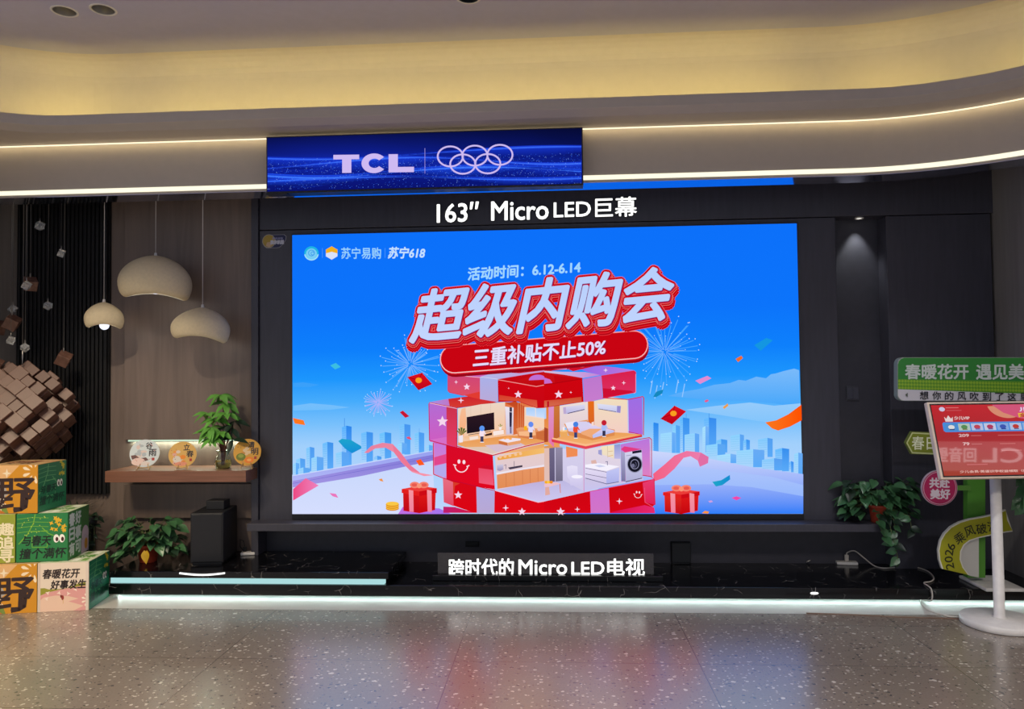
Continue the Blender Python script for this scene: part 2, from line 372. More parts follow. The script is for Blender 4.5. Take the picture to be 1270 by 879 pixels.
# ceiling, fascia, cove
def fpath(o):          # fascia line: straight, then sweeping towards the hall on the right
    r = 1.56-o; P = [(XL-.1+i*.2, -.5-o) for i in range(30)]; P = [p for p in P if p[0] < 1.9]
    return P+[(1.95+r*math.sin(a), -2.06+r*math.cos(a)) for a in [math.radians(50.3)*i/16 for i in range(17)]]
def lpath(o):          # lip and cove line: also curls towards the hall at the left end
    r = 1.05-o; L = [(-3.0-r*math.sin(a), -1.55+r*math.cos(a)) for a in [math.radians(70)*(1-i/14) for i in range(15)]]
    R = 1.56-o; P = [(-2.9+i*.2, -.5-o) for i in range(30)]; P = [p for p in P if p[0] < 1.9]
    return L+P+[(1.95+R*math.sin(a), -2.06+R*math.cos(a)) for a in [math.radians(50.3)*i/16 for i in range(17)]]
def sweep(path, prof, close=False, smooth=False):
    mb = MB(); cols = [[(x, y, z) for x, y in path(o)] for o, z in prof]; n = len(cols[0]); vs = [v for c in cols for v in c]; fs = []
    R = range(len(prof)) if close else range(len(prof)-1)
    for j in R:
        j2 = (j+1) % len(prof)
        for i in range(n-1): fs.append((j*n+i, j*n+i+1, j2*n+i+1, j2*n+i))
    return mb.add(vs, fs, smooth=False)
struct(sweep(fpath, [(0,2.703),(0,3.06),(-.115,3.06),(-.115,2.703)], True).build('trim_10', M['paint']), 'curved painted bulkhead fascia over the stage')
struct(sweep(fpath, [(0,2.703),(0,2.70),(-.115,2.684),(-.115,2.703)], True).build('trim_11', M['gloss']), 'glossy underside of the bulkhead')
struct(sweep(lpath, [(.20,3.062),(.265,3.088),(.27,3.092),(.27,3.155),(.25,3.155),(.25,3.085),(-.42,3.085)]).build('trim_12', M['paint']), 'curved painted lip of the lit ceiling cove')
pl = lpath(.20); mb = MB(); n = len(pl)
mb.add([(x,y,3.062) for x, y in pl]+[(x,max(y+.2,-.47) if x < 1.9 else y+.32,3.062) for x, y in pl], [(i,i+1,n+i+1,n+i) for i in range(n-1)])
struct(mb.build('trim_13', M['paint']), 'shadowed underside of the cove lip')
ZC = 3.79
struct(sweep(lpath, [(-.42,3.085)]+[(-.42+.15*(1-math.cos(a)), ZC-.15+.15*math.sin(a)) for a in [PI/2*i/6 for i in range(7)]]).build('trim_14', M['ceil']), 'warm lit upright of the ceiling cove')
DL = [at_z(80,14,ZC), at_z(128,12,ZC), at_z(581,-3,ZC)]
out = [(-7,-11,ZC),(7,-11,ZC),(7,.26,ZC),(-7,.26,ZC)]
holes = [[(c.x+.066*math.cos(2*PI*k/32), c.y+.066*math.sin(2*PI*k/32), ZC) for k in range(32)] for c in DL]
allv = out+[p for h in holes for p in h]
tr = tessellate_polygon([[Vector(p) for p in out]]+[[Vector(p) for p in h] for h in holes])
struct(MB().add(allv, [tuple(t) for t in tr]).build('ceiling', M['ceil2']))
struct(MB().box((XL,-.32,2.98),(XR,.02,3.0)).build('trim_15', M['dark2']), 'hidden soffit board the lamps hang from')
for i, c in enumerate(DL):
    o = empty('recessed_downlight', (c.x,c.y,ZC), ['unlit round ceiling downlight, outer one of the pair at far left', 'unlit round ceiling downlight, inner one of the pair at far left', 'dark round ceiling downlight above the logo display, cut by the top edge'][i], 'downlight', 'ceiling downlights')
    MB().lathe([(.066,.004),(.066,-.003),(.074,-.004),(.080,0),(.080,.002)], n=36).build('trim_ring', M['white'], o)
    MB().lathe([(.066,0),(.058,.05),(.045,.085),(.02,.09),(.0001,.09)], n=36).build('reflector', M['reflector'] if i < 2 else M['black'], o)
# LED lines on the fascia
def strip(name, path, z0, z1, o, m_, lab, sel=None):
    mb = MB(); P = [p for p in path(o)]; Q = path(-.001); n = len(P)
    vs = [(x,y,z0) for x, y in P]+[(x,y,z1) for x, y in P]+[(x,y,z1) for x, y in Q]+[(x,y,z0) for x, y in Q]
    fs = [(k*n+i, k*n+i+1, ((k+1) % 4)*n+i+1, ((k+1) % 4)*n+i) for k in range(4) for i in range(n-1)]
    return tag(mb.add(vs, fs).build(name, m_), lab, 'light')
strip('light_strip', fpath, 2.719, 2.748, .004, M['led'], 'bright wide white light line along the bottom of the curved fascia', )
strip('light_strip', fpath, 3.048, 3.0545, .008, M['led_thin'], 'thin warm light line along the top of the curved fascia under the lip')
EW = 1.55
light('cove_strip', 'AREA', (-.55,-.69,3.13), (0,1,.55), EW*5.0, WARM, 4.9, .03, spread=85, xdir=(1,0,0))
for a0, a1, cx, cy, r, sg in ((0,28,1.95,-2.06,1.37,1), (28,50,1.95,-2.06,1.37,1), (0,35,-3.0,-1.55,.86,-1), (35,68,-3.0,-1.55,.86,-1)):
    am = math.radians((a0+a1)/2); L = r*math.radians(a1-a0)
    light('cove_strip', 'AREA', (cx+sg*r*math.sin(am), cy+r*math.cos(am), 3.13), (sg*math.sin(am), math.cos(am), .55), EW*L*(1.0 if sg > 0 else 1.4), WARM, L, .03, spread=85, xdir=(math.cos(am), -sg*math.sin(am), 0))
light('fascia_wash', 'AREA', (-1.0,-.535,3.05), (0,.5,-1), 1.7, (1,.8,.42), 5.9, .012, xdir=(1,0,0))
for k in range(5):
    am = math.radians(5+k*10); L = 1.52*math.radians(10)
    light('fascia_wash', 'AREA', (1.95+1.525*math.sin(am), -2.06+1.525*math.cos(am), 3.05), (.5*math.sin(am), .5*math.cos(am), -1), 1.7*L/5.9, (1,.8,.42), L, .012, xdir=(math.cos(am), -math.sin(am), 0))

# ------------------------------------------------------------------ plinth, slab, ledge, shelf
YF = -.462
mb = MB().box((-2.895,YF,.03),(XR-.002,.158,.1), .004); mb.box((-2.89,-.36,0),(XR-.002,.158,.03))
tag(recenter(mb.build('marble_plinth', M['marble'])), 'long low black marble plinth running the whole width under the display', 'plinth')
tag(recenter(MB().box((-2.86,-.366,.006),(XR-.05,-.361,.026)).build('light_strip', M['led_cool'])), 'cool white light strip hidden under the front edge of the long plinth', 'light')
light('plinth_strip', 'AREA', (.115,-.366,.018), (0,-1,-.1), 5.0, COOL, 6.0, .016, xdir=(1,0,0))
xs = at_z(489,712,.1).x
mb = MB().box((-2.895,-.459,.138),(xs+.02,.128,.182), .005); mb.box((-2.895,-.40,.1),(xs-.01,.128,.138))
tag(recenter(mb.build('marble_slab', M['marble'])), 'thick black marble slab raised on the left end of the plinth', 'slab')
tag(recenter(MB().box((-2.89,-.445,.101),(xs-.01,-.401,.137)).build('light_strip', M['led_cool'])), 'pale cyan light band between the raised marble slab and the plinth', 'light')
mb = MB().box((-2.085,-.145,.383),(2.30,.02,.435), .003); mb.box((-2.075,-.05,.383),(2.28,.159,.40))
tag(recenter(mb.build('wall_ledge', M['dark'])), 'long charcoal ledge shelf on the wall just below the big display', 'ledge')
za, zb = at_y(200,584,-.2).z, at_y(200,598,-.2).z
xa, xb = at_y(130,590,-.2).x, at_y(305,590,-.2).x
tag(recenter(MB().box((xa,-.2,zb),(xb,-.001,za), .003).box((xa+.004,-.002,zb+.002),(-2.1155,.1295,za-.0005)).build('wall_shelf', M['shelf'])), 'floating wooden shelf holding three round plates and a vase', 'shelf')
ZS = za
a, b = at_y(223,711.5,-.463), at_y(279,711.5,-.463)  # glowing tube stands in for a lamp's glint on the polished slab edge
tag(recenter(MB().tube([a+(b-a)*t+Vector((0,-.004,-.012*math.sin(PI*t)+.006)) for t in [i/12 for i in range(13)]], .006, 6).build('light_strip', M['glowwhite'])), 'reflected glint shaped as a glowing sliver on the marble slab edge below the speaker', 'light')
a = at_y(1010,735.5,YF-.002)  # highlight on the polished plinth face, put in as a glowing bead
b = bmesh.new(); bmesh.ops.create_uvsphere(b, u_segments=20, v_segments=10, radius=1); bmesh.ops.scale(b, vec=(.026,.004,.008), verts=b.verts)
tag(recenter(MB().bm(b, Matrix.Translation(a)).build('plinth_glint', M['glowwhite'])), 'tiny oval glint added as a glowing bead on the plinth front at right', 'light')
mb = MB().box((-3.10,.1,zn-.012),(-2.12,.128,zn-.001))
tag(recenter(mb.build('light_strip', M['led_niche'])), 'greenish light strip in the oak niche above the wooden shelf', 'light')
light('niche_strip', 'AREA', (-2.6,.112,zn-.014), (0,-.1,-1), 2.2, (.85,1,.8), .96, .02, xdir=(1,0,0))
# ------------------------------------------------------------------ the big display
disp = empty('led_display', (0,.01,.437), 'giant wall display showing a blue sale poster with red gift box house', 'display')
disp_z = Vector((0,.01,.437))
def under(o, root): o.parent = root; o.matrix_parent_inverse = Matrix.Translation(-root.location); return o
z0 = .477
mb = MB().box((-1.812,.0005,.437),(1.812,.0195,z0+2.037), .001); under(mb.build('cabinet', M['black']), disp)
def scr(px, py, h):
    p = at_y(px, py, 0); return (p.x, -.001-h, p.z)
def inpoly(f):       # clamp to the lit area
    return f
mbf = MB()
A = Art(scr, mb=mbf, mi=0)
TL, TR, BR, BL = (362.5,291.5), (988,277), (996,637), (363,637)
def S(u, v):
    return ((1-u)*(1-v)*TL[0]+u*(1-v)*TR[0]+u*v*BR[0]+(1-u)*v*BL[0], (1-u)*(1-v)*TL[1]+u*(1-v)*TR[1]+u*v*BR[1]+(1-u)*v*BL[1])
sky = [(0,(12,112,250)),(.28,(12,116,251)),(.42,(14,128,252)),(.52,(28,150,253)),(.60,(70,172,252)),(.68,(120,192,252)),(.76,(162,208,252)),(1,(190,214,252))]
# field behind everything: one mesh with real vertex gradient
vs, cs, fs = [], [], []
for v, c in sky:
    for u in (0,1): vs.append(scr(*S(u,v), 0)); cs.append(lin(c))
for i in range(len(sky)-1): fs.append((2*i,2*i+1,2*i+3,2*i+2))
mbf.add(vs, fs, cs, 1)
A.k = 10
# clouds
for P, c1, c2 in (([(828,491),(846,486),(868,482),(886,477),(905,475),(916,471),(925,472),(938,467),(950,469),(956,464),(962,463),(972,460),(985,457),(991,459),(992,506),(960,500),(920,497),(880,496)],(122,186,250),(64,166,251)),
                  ([(364,475),(376,474),(396,477),(384,480),(364,480)],(60,160,250),(56,160,250)), ([(364,503),(385,500),(410,502),(434,505),(410,508),(364,509)],(118,190,251),(112,190,252)),
                  ([(850,508),(890,503),(930,499),(960,503),(993,500),(993,528),(940,522),(890,514)],(150,203,251),(128,196,252))):
    A.poly(P, c1, c2)
# fireworks
rnd = random.Random(5)
def burst(cx, cy, n, r0, r1, col, w):
    for i in range(n):
        a = 2*PI*i/n+rnd.uniform(-.1,.1); q = rnd.uniform(.6,1)*r1; s = r0*rnd.uniform(.3,1.6)
        A.line([(cx+s*math.cos(a), cy+s*math.sin(a)*.95), (cx+q*math.cos(a), cy+q*math.sin(a)*.95+.02*q)], w, col)
        A.dots([(cx+q*1.06*math.cos(a), cy+q*1.03*math.sin(a), w*.9)], (200,225,255))
burst(509,452,34,7,37,(92,172,255),.9); burst(509,452,20,4,24,(130,180,255),.7)
burst(824,436,38,9,46,(70,165,255),.9); burst(824,436,20,4,30,(120,180,255),.7)
burst(469,499,34,2,19,(170,178,250),.7)
for x, y in ((806,488),(812,494),(838,487),(820,490),(846,492)): A.line([(x+3,y-16),(x,y)], 1.1, (150,200,255))
# city, left then right
Lz = lambda u, v: (360+u/3.969, 450+v/3.969)
Rz = lambda u, v: (680+u/3.969, 450+v/3.969)
def tower(Z, u0, u1, v0, v1, c, side=.45, dv=8, win=True):
    c2 = tuple(min(255, q+45) for q in c)
    um = u0+(u1-u0)*side
    A.poly([Z(u0,v0+dv),Z(um,v0),Z(um,v1),Z(u0,v1)], c2, (170,212,252)); A.poly([Z(um,v0),Z(u1,v0+dv*.6),Z(u1,v1),Z(um,v1)], c, (90,170,248))
    if win:
        v = v0+dv+8
        while v < v1-8:
            A.line([Z(u0+3,v),Z(um-2,v-3)], .35, tuple(max(0, q-14) for q in c2)); v += 11
for a in ((538,592,300,450,(70,150,240)),(612,660,340,442,(74,156,242)),(530,575,392,447,(104,172,244)),(668,702,402,440,(100,170,244)),(440,498,340,472,(60,150,238)),(412,450,456,482,(70,150,240)),
          (350,408,338,492,(62,146,238)),(255,303,308,505,(44,134,236)),(225,290,436,512,(92,164,242)),(160,213,388,520,(62,146,236)),(80,120,412,532,(80,156,240)),(105,165,460,540,(100,168,242)),(30,75,468,535,(84,160,240)),(15,46,490,552,(100,170,244)),(40,98,513,552,(96,166,240))):
    tower(Lz, *a)
A.line([Lz(268,312),Lz(268,272)], .6, (50,130,225)); A.line([Lz(636,340),Lz(636,322)], .5, (90,160,240))
for a in ((515,542,292,442,(40,136,238),.1),(610,648,305,442,(84,164,244)),(648,694,268,442,(50,142,238),.3),(552,626,340,442,(110,174,246),.75),(670,742,345,442,(98,166,244),.7),(765,826,268,445,(54,140,238),.4),
          (758,790,310,440,(120,180,246)),(825,880,374,440,(66,152,240)),(775,870,397,475,(92,166,242),.6),(895,962,350,445,(92,164,242),.7),(958,991,375,440,(60,148,240)),(1030,1103,368,462,(84,158,240),.65),(830,924,446,492,(120,180,246),.7),
          (925,1062,424,512,(104,170,244),.6),(1115,1184,418,532,(54,142,238),.5),(1050,1150,468,528,(88,158,240),.6),(1183,1206,482,537,(56,140,238)),(1208,1250,440,548,(104,170,244),.5)):
    tower(Rz, *a)
A.line([Rz(790,268),Rz(790,248)], .6, (60,140,230)); A.line([Rz(678,268),Rz(678,250)], .5, (60,140,230))
# terrace
A.poly([(363,588),Lz(15,552),Lz(350,492),Lz(700,430),(540,640-3),(363,637)], (196,214,252), (214,222,254))
A.poly([Lz(14,556),Lz(350,498),Lz(720,430),Lz(720,448),Lz(350,516),Lz(14,580)], (150,160,240), (176,182,246))
A.poly([Lz(14,580),Lz(350,516),Lz(720,448),Lz(720,476),Lz(350,556),Lz(14,612)], (128,120,216), (164,150,228))
A.line([Lz(14,592),Lz(350,530),Lz(720,462)], .5, (112,104,205))
A.poly([Rz(500,430),Rz(640,446),Rz(800,472),Rz(1000,512),Rz(1253,546),(995.8,636.6),(700,637)], (206,216,252), (40,124,248))
A.poly([Rz(520,500),Rz(800,520),Rz(1100,560),Rz(1253,600),Rz(1253,655),Rz(1000,610),Rz(800,596),Rz(520,600)], (176,198,252), (150,184,252))
# ribbons and confetti
A.poly([Lz(365,442),Lz(400,408),Lz(455,392),Lz(505,398),Lz(545,440),Lz(590,500),Lz(640,540),Lz(705,552),Lz(660,556),Lz(600,536),Lz(550,490),Lz(510,438),Lz(470,416),Lz(420,420),Lz(385,442)], (232,130,160), (250,150,170), (1,1))
A.poly([Lz(505,398),Lz(545,440),Lz(590,500),Lz(640,540),Lz(590,528),Lz(545,482),Lz(512,440)], (238,120,150))
A.poly([Rz(515,545),Rz(570,500),Rz(620,455),Rz(680,432),Rz(750,440),Rz(788,462),Rz(785,492),Rz(745,510),Rz(735,480),Rz(700,458),Rz(665,466),Rz(620,520),Rz(570,565),Rz(520,582)], (244,96,130), (235,130,180), (1,0))
A.poly([Rz(735,480),Rz(750,440),Rz(788,462),Rz(785,492),Rz(745,510)], (226,110,165))
A.poly([Rz(1066,292),Rz(1120,282),Rz(1180,252),Rz(1244,205),Rz(1246,282),Rz(1190,312),Rz(1130,332),Rz(1100,322)], (250,120,30), (255,80,0), (1,0))
A.poly([Lz(16,572+48),Lz(78,566),Lz(142,602),Lz(60,650),Lz(16,676)], (236,72,130), (240,130,190), (1,0))
A.poly([Lz(238,384),Lz(256,372),Lz(300,378),Lz(350,408),Lz(352,420),Lz(306,444),Lz(270,420)], (30,165,205), (20,140,215))
A.poly([Rz(806,584),Rz(850,576),Rz(892,550),Rz(894,572),Rz(856,600),Rz(824,607)], (30,168,200), (20,140,210), (1,0))
A.poly([Rz(516,166),Rz(530,142),Rz(566,130),Rz(560,150),Rz(530,168)], (20,136,190))
for P, c in (([(1003,598-0),(1064,548),(1100,562),(1040,612)],None),):
    pass
A.poly([(935,428),(950,419),(958,422),(943,435)], (20,150,225)); A.poly([(862,472),(877,466),(882,469),(868,476)], (225,140,210))
A.poly([(410,453),(417,450),(423,455),(416,458)], (60,190,225)); A.poly([(912,445),(919,441),(921,444),(915,449)], (235,110,40)); A.poly([(896,505),(902,500),(903,503),(898,507)], (235,160,80))
A.poly([(363.5,518),(377,521),(379,527),(366,525)], (255,120,30)); A.poly([(496,511),(500,509),(508,516),(503,518)], (200,20,50)); A.poly([(516,571),(522,569),(527,576),(520,577)], (255,90,30))
A.poly([(504,542),(508,541),(511,545),(506,544)], (235,80,110)); A.poly([(409,611),(417,612),(420,617),(413,615)], (235,120,190)); A.poly([(470,594),(474,593),(476,597),(472,596)], (240,150,70))
A.poly([(907,617),(913,615),(919,617),(913,620)], (240,70,170)); A.poly([(873,497),(877,495),(879,497),(875,499)], (230,90,140)); A.poly([(878,621),(882,620),(884,622),(880,623)], (205,160,225)); A.poly([(870,636),(874,633),(879,634),(878,636.5)], (250,150,60))
def envelope(P, cx, cy):
    A.poly(P, (222,16,30), (186,4,26)); A.line([P[0],(cx,cy),P[1]], .7, (150,0,20)); A.ell(cx, cy, 4, 3.4, (250,160,30))
envelope([Lz(578,70),Lz(650,48),Lz(700,104),Lz(632,134)], 519.5, 471.5)
envelope([Rz(552,274),Rz(620,210),Rz(678,238),Rz(608,302)], 835, 512.5)
# gift boxes and coins
def gift(x0, x1, y0, y1, sg):
    w = x1-x0; yl = y0+(y1-y0)*.28
    A.poly([(x0+w*.04,yl),(x0+w*.5,yl+3),(x0+w*.5,y1),(x0+w*.05,y1-3)], (212,20,26) if sg > 0 else (226,40,30), (190,6,20)); A.poly([(x0+w*.5,yl+3),(x0+w*.97,yl),(x0+w*.95,y1-4),(x0+w*.5,y1)], (222,24,24), (196,4,14))
    A.poly([(x0,y0+5),(x0+w*.5,y0+1),(x1,y0+4),(x0+w*.5,y0+8)], (236,60,56)); A.poly([(x0,y0+5),(x0+w*.5,y0+8),(x0+w*.5,yl+4),(x0,yl)], (226,30,30)); A.poly([(x0+w*.5,y0+8),(x1,y0+4),(x1,yl),(x0+w*.5,yl+4)], (206,10,22))
    for q in (.2,.72): A.poly([(x0+w*q,y0+6),(x0+w*(q+.13),y0+7),(x0+w*(q+.14),y1-1.5),(x0+w*(q+.02),y1-2)], (246,150,160), (240,130,160))
    for s in (-1,1):
        A.ell(x0+w*.5+s*w*.13, y0, w*.14, 4, (245,130,110)); A.ell(x0+w*.5+s*w*.14, y0, w*.08, 2, (232,90,80))
    A.ell(x0+w*.5, y0+1, 3, 3, (250,150,120))
A.poly([(494,637),(500,628),(545,630),(560,637)], (190,110,225), (160,120,240), (1,0))
gift(498.5,542,601,636,1); gift(822,867.5,605,637,-1)
for k in range(3): A.ell(487, 630-k*2.4, 8.2, 3, (225,140,20)); A.ell(487, 629-k*2.4, 8, 2.6, (250,200,70))
# the red gift box house
z1 = lambda L: [(525+u/8.373, 440+v/8.373) for u, v in L]
z2 = lambda L: [(675+u/8.373, 440+v/8.373) for u, v in L]
z3 = lambda L: [(525+u/8.373, 540+v/8.373) for u, v in L]
z4 = lambda L: [(675+u/8.373, 540+v/8.373) for u, v in L]
RL = (196,10,48); PK = (246,130,170)
P, Lq = A.poly, A.line
# base block
P(z3([(205,440),(555,525),(745,568),(1195,690),(1256,680),(1256,803),(530,800),(215,690)]), (214,8,24), (220,4,18))
P(z4([(0,682),(415,588),(1140,450),(1148,715),(1110,745),(700,803),(0,803)]), (204,6,16), (214,4,20))
P(z3([(205,440),(310,480),(316,730),(215,690)]), (232,110,130), (224,70,100)); P(z3([(310,480),(380,495),(330,520),(318,640)]), (214,60,40))
P(z3([(210,735),(330,740),(540,800),(210,800)]), (190,30,110), (214,20,60), (1,0))
P(z3([(552,528),(742,568),(738,803),(558,803)]), (176,170,224), (184,168,212)); P(z4([(475,576),(668,545),(680,803),(482,803)]), (206,112,208), (210,116,200))
P(z4([(1020,488),(1140,452),(1148,715),(1040,690)]), (232,60,112), (224,30,84)); P(z4([(700,790),(1040,720),(1140,745),(1148,803),(690,803)]), (214,10,70), (232,40,110), (1,0))
Lq(z4([(1040,540),(1045,690),(1130,740)]), .6, (235,90,120)); Lq(z4([(1020,480),(1140,450),(1150,715)]), .8, (210,10,50))
# middle floor box, left face
P(z3([(110,70),(345,118),(400,128),(722,200),(745,560),(560,525),(205,440),(108,400)]), (214,10,40), (226,6,30)); P(z3([(108,72),(238,100),(242,445),(205,438),(108,400)]), (196,120,220), (214,140,205))
P(z3([(112,225),(238,190),(240,285),(112,310)]), (226,70,140)); P(z3([(112,320),(240,285),(240,420),(205,436),(112,396)]), (180,170,236))
P(z3([(575,335),(720,355),(735,515),(580,490)]), (232,70,100), (240,90,120)); P(z3([(575,330),(640,305),(720,312),(720,352)]), (206,12,40))
Lq(z3([(105,75),(108,400),(205,440),(745,570)]), .9, RL); Lq(z3([(112,80),(114,396),(205,432)]), .5, PK)
# kitchen
P(z3([(745,205),(1256,80),(1256,560),(1110,500),(770,560)]), (232,206,200), (222,200,214)); P(z3([(770,225),(1050,160),(1256,120),(1256,180),(1050,215),(775,255)]), (236,160,60), (244,190,110), (1,0))
P(z3([(755,385),(1040,335),(1256,300),(1256,320),(1040,352),(765,405)]), (236,228,240)); P(z3([(765,405),(1040,352),(1256,322),(1256,478),(1100,500),(770,550)]), (232,150,100), (226,140,86))
for u in (860,945,1030,1110,1190): Lq(z3([(u,392-(u-860)*.17),(u+2,532-(u-860)*.17)]), .4, (190,100,60))
P(z3([(765,305),(830,295),(834,350),(800,366),(768,360)]), (212,204,226), (150,140,180)); Lq(z3([(838,310),(860,300),(858,345)]), .5, (80,70,110)); P(z3([(880,330),(1030,305),(1030,325),(900,350)]), (70,60,80)); Lq(z3([(945,330),(945,265)]), .6, (90,80,110))
for u in (800,850,900,960,1010): A.ell(525+u/8.373, 540+(222-(u-800)*.17)/8.373, 1.9, 1.9, (246,196,150))
P(z3([(775,560),(1100,495),(1256,470),(1256,672),(1200,682)]), (190,176,220), (206,200,240)); Lq(z3([(748,568),(1195,690),(1256,680)]), 1.0, (246,190,210))
# kitchen right of the corner: fridge, bathroom
P(z4([(0,130),(412,140),(412,580),(0,672)]), (214,208,236), (204,196,232)); P(z4([(0,470),(200,465),(412,575),(412,585),(0,678)]), (190,184,226), (206,200,240))
P(z4([(0,110),(60,100),(200,115),(60,130),(0,135)]), (220,150,90)); P(z4([(0,130),(60,128),(60,470),(0,475)]), (226,190,180)); P(z4([(52,130),(108,124),(110,475),(55,480)]), (112,104,136), (92,84,116)); P(z4([(116,122),(190,122),(192,468),(118,475)]), (148,140,168), (110,104,130))
P(z4([(225,110),(345,138),(345,212),(230,226)]), (240,140,84))
P(z4([(235,320),(285,308),(345,318),(347,405),(395,415),(408,440),(390,470),(388,520),(270,515),(265,460),(240,430)]), (232,226,248), (206,198,236)); A.ell(675+340/8.373, 540+425/8.373, 7, 2.2, (246,242,255))
P(z4([(0,500),(120,482),(172,498),(50,530),(0,528)]), (236,190,200)); P(z4([(10,535),(50,530),(60,610),(10,620)]), (226,170,160)); Lq(z4([(162,502),(168,590)]), 1, (220,130,110)); 
for u, c in ((20,(246,170,30)),(45,(255,200,60)),(72,(240,140,30))): A.ell(675+u/8.373, 540+482/8.373, 2.2, 1.8, c)
P(z4([(418,142),(788,86),(795,492),(640,502),(420,450)]), (230,216,226), (216,206,232)); P(z4([(420,440),(640,500),(1020,438),(1030,455),(640,530),(418,580)]), (206,196,228), (200,196,240))
P(z4([(590,112),(725,95),(725,238),(600,195)]), (246,228,190), (236,220,200)); P(z4([(725,95),(788,86),(790,240),(725,238)]), (140,150,210), (190,186,230)); Lq(z4([(655,108),(658,225)]), .5, (200,180,160)); P(z4([(560,150),(598,145),(598,205),(560,190)]), (160,160,210)); Lq(z4([(662,165),(712,158)]), .5, (200,160,110)); Lq(z4([(662,215),(712,202)]), .6, (230,170,80))
P(z4([(425,325),(645,372),(645,500),(425,442)]), (230,222,246), (206,196,232)); P(z4([(645,372),(778,330),(775,478),(645,502)]), (196,200,246), (170,174,232)); P(z4([(425,300),(560,284),(780,318),(645,366),(425,325)]), (246,242,254)); P(z4([(520,308),(580,302),(640,318),(570,328)]), (206,210,240))
for d_ in (0,60): Lq(z4([(428,336+d_),(645,378+d_)]), .6, (90,80,120))
Lq(z4([(428,440),(648,500),(772,478)]), .8, (90,90,130)); P(z4([(485,258),(535,250),(545,288),(490,292)]), (222,180,170)); Lq(z4([(655,305),(655,268),(635,272)]), .8, (120,116,150))
P(z4([(790,90),(1090,28),(1105,425),(1020,412),(800,480)]), (186,118,220), (226,130,190)); P(z4([(795,140),(830,110),(1010,140),(840,175)]), (226,60,130))
P(z4([(795,158),(838,175),(842,476),(800,470)]), (170,168,206), (120,116,160)); P(z4([(835,175),(1012,145),(1020,436),(845,476)]), (214,212,240), (176,176,214)); P(z4([(912,162),(1008,147),(1010,172),(914,188)]), (30,26,50)); Lq(z4([(845,478),(1012,440)]), 1, (60,56,90)); Lq(z4([(850,208),(905,200)]), .5, (110,110,150))
A.ell(675+938/8.373, 540+296/8.373, 9.6, 10.6, (150,150,180)); A.ell(675+938/8.373, 540+296/8.373, 8.6, 9.6, (22,22,36)); A.ring(675+938/8.373, 540+296/8.373, 5, 5.8, .9, (140,140,170)); A.ring(675+930/8.373, 540+300/8.373, 2.8, 3.6, .8, (90,90,120), a0=-1, a1=1.4); A.ell(675+920/8.373, 540+310/8.373, 2.2, 2.4, (110,110,140))
Lq(z4([(412,140),(412,582)]), .7, (226,110,170)); Lq(z4([(425,128),(1090,20),(1112,40),(1112,425),(1020,410)]), 1.0, (206,14,60)); Lq(z4([(418,588),(1140,450),(1110,430)]), .8, (226,60,110)); Lq(z4([(1095,35),(1098,415)]), .5, (246,150,190))
# upper floor box: left face and top
P(z1([(62,500),(345,550),(352,960),(75,900),(62,880)]), (178,108,212), (210,90,190)); P(z1([(242,535),(345,552),(352,960),(245,925)]), (204,50,76), (230,60,100)); P(z1([(75,880),(242,850),(245,930),(80,900)]), (214,110,200))
P(z1([(65,490),(265,455),(420,435),(590,420),(760,492),(350,545)]), (206,30,44), (214,60,50)); P(z1([(65,490),(262,456),(275,528),(240,530)]), (170,140,226), (190,120,200), (1,0))
Lq(z1([(65,495),(350,550),(352,960)]), 1.0, RL); Lq(z1([(72,500),(350,556)]), .6, (246,210,230)); Lq(z1([(60,505),(66,885),(340,960)]), .9, RL); Lq(z1([(350,548),(760,492)]), .7, (190,20,40))
# living room
P(z1([(360,556),(600,512),(850,488),(850,840),(365,905)]), (236,214,196), (246,196,160), (.2,1)); P(z1([(380,640),(400,560),(440,545),(450,700),(420,850),(370,880)]), (246,190,150), (250,170,120))
for u in (495,600,700): Lq(z1([(u,535-(u-495)*.14),(u,840)]), .3, (206,180,160))
P(z1([(850,490),(1256,500),(1256,850),(850,840)]), (222,110,50), (240,190,160)); P(z1([(855,500),(960,480),(1060,540),(1050,800),(930,830),(940,540)]), (196,70,30), (214,110,60))
for u in (985,1010,1030): Lq(z1([(u,500),(u,800)]), .6, (226,140,90))
P(z1([(1050,540),(1256,545),(1256,800),(1050,790)]), (246,210,180)); P(z1([(1068,545),(1256,555),(1256,655),(1068,625)]), (166,206,250), (206,224,252)); Lq(z1([(1165,548),(1168,640)]), .9, (240,226,220)); Lq(z1([(1062,630),(1256,660)]), .9, (240,220,210))
P(z1([(845,840),(1256,830),(1256,960),(1050,1000),(720,1035),(360,935),(365,905)]), (232,150,76), (240,180,120)); P(z3([(400,120),(1040,105),(1256,60),(1256,80),(720,200)]), (226,196,170), (214,200,210), (1,0)); P(z3([(640,100),(1000,70),(1060,100),(760,170)]), (214,190,206))
P(z1([(452,645),(736,596),(740,772),(455,816)]), (44,24,34), (26,16,28)); Lq(z1([(470,830),(560,815),(700,790)]), .7, (40,26,30))
P(z1([(420,848),(470,838),(830,768),(845,780),(845,826),(485,885),(425,868)]), (236,170,120), (246,200,160)); P(z1([(725,792),(835,776),(838,820),(730,838)]), (250,232,226)); P(z1([(480,852),(570,838),(572,868),(486,884)]), (246,226,216)); P(z1([(640,825),(715,805),(715,830),(645,842)]), (60,30,30))
P(z1([(850,535),(896,542),(938,548),(935,824),(862,826)]), (236,228,240), (206,196,220)); P(z1([(896,542),(922,545),(922,590),(897,588)]), (60,56,80)); P(z1([(895,592),(922,596),(918,742),(897,745)]), (36,34,66)); P(z1([(898,745),(918,742),(918,815),(900,815)]), (120,112,150))
P(z1([(370,840),(415,830),(412,905),(375,910)]), (240,230,240)); 
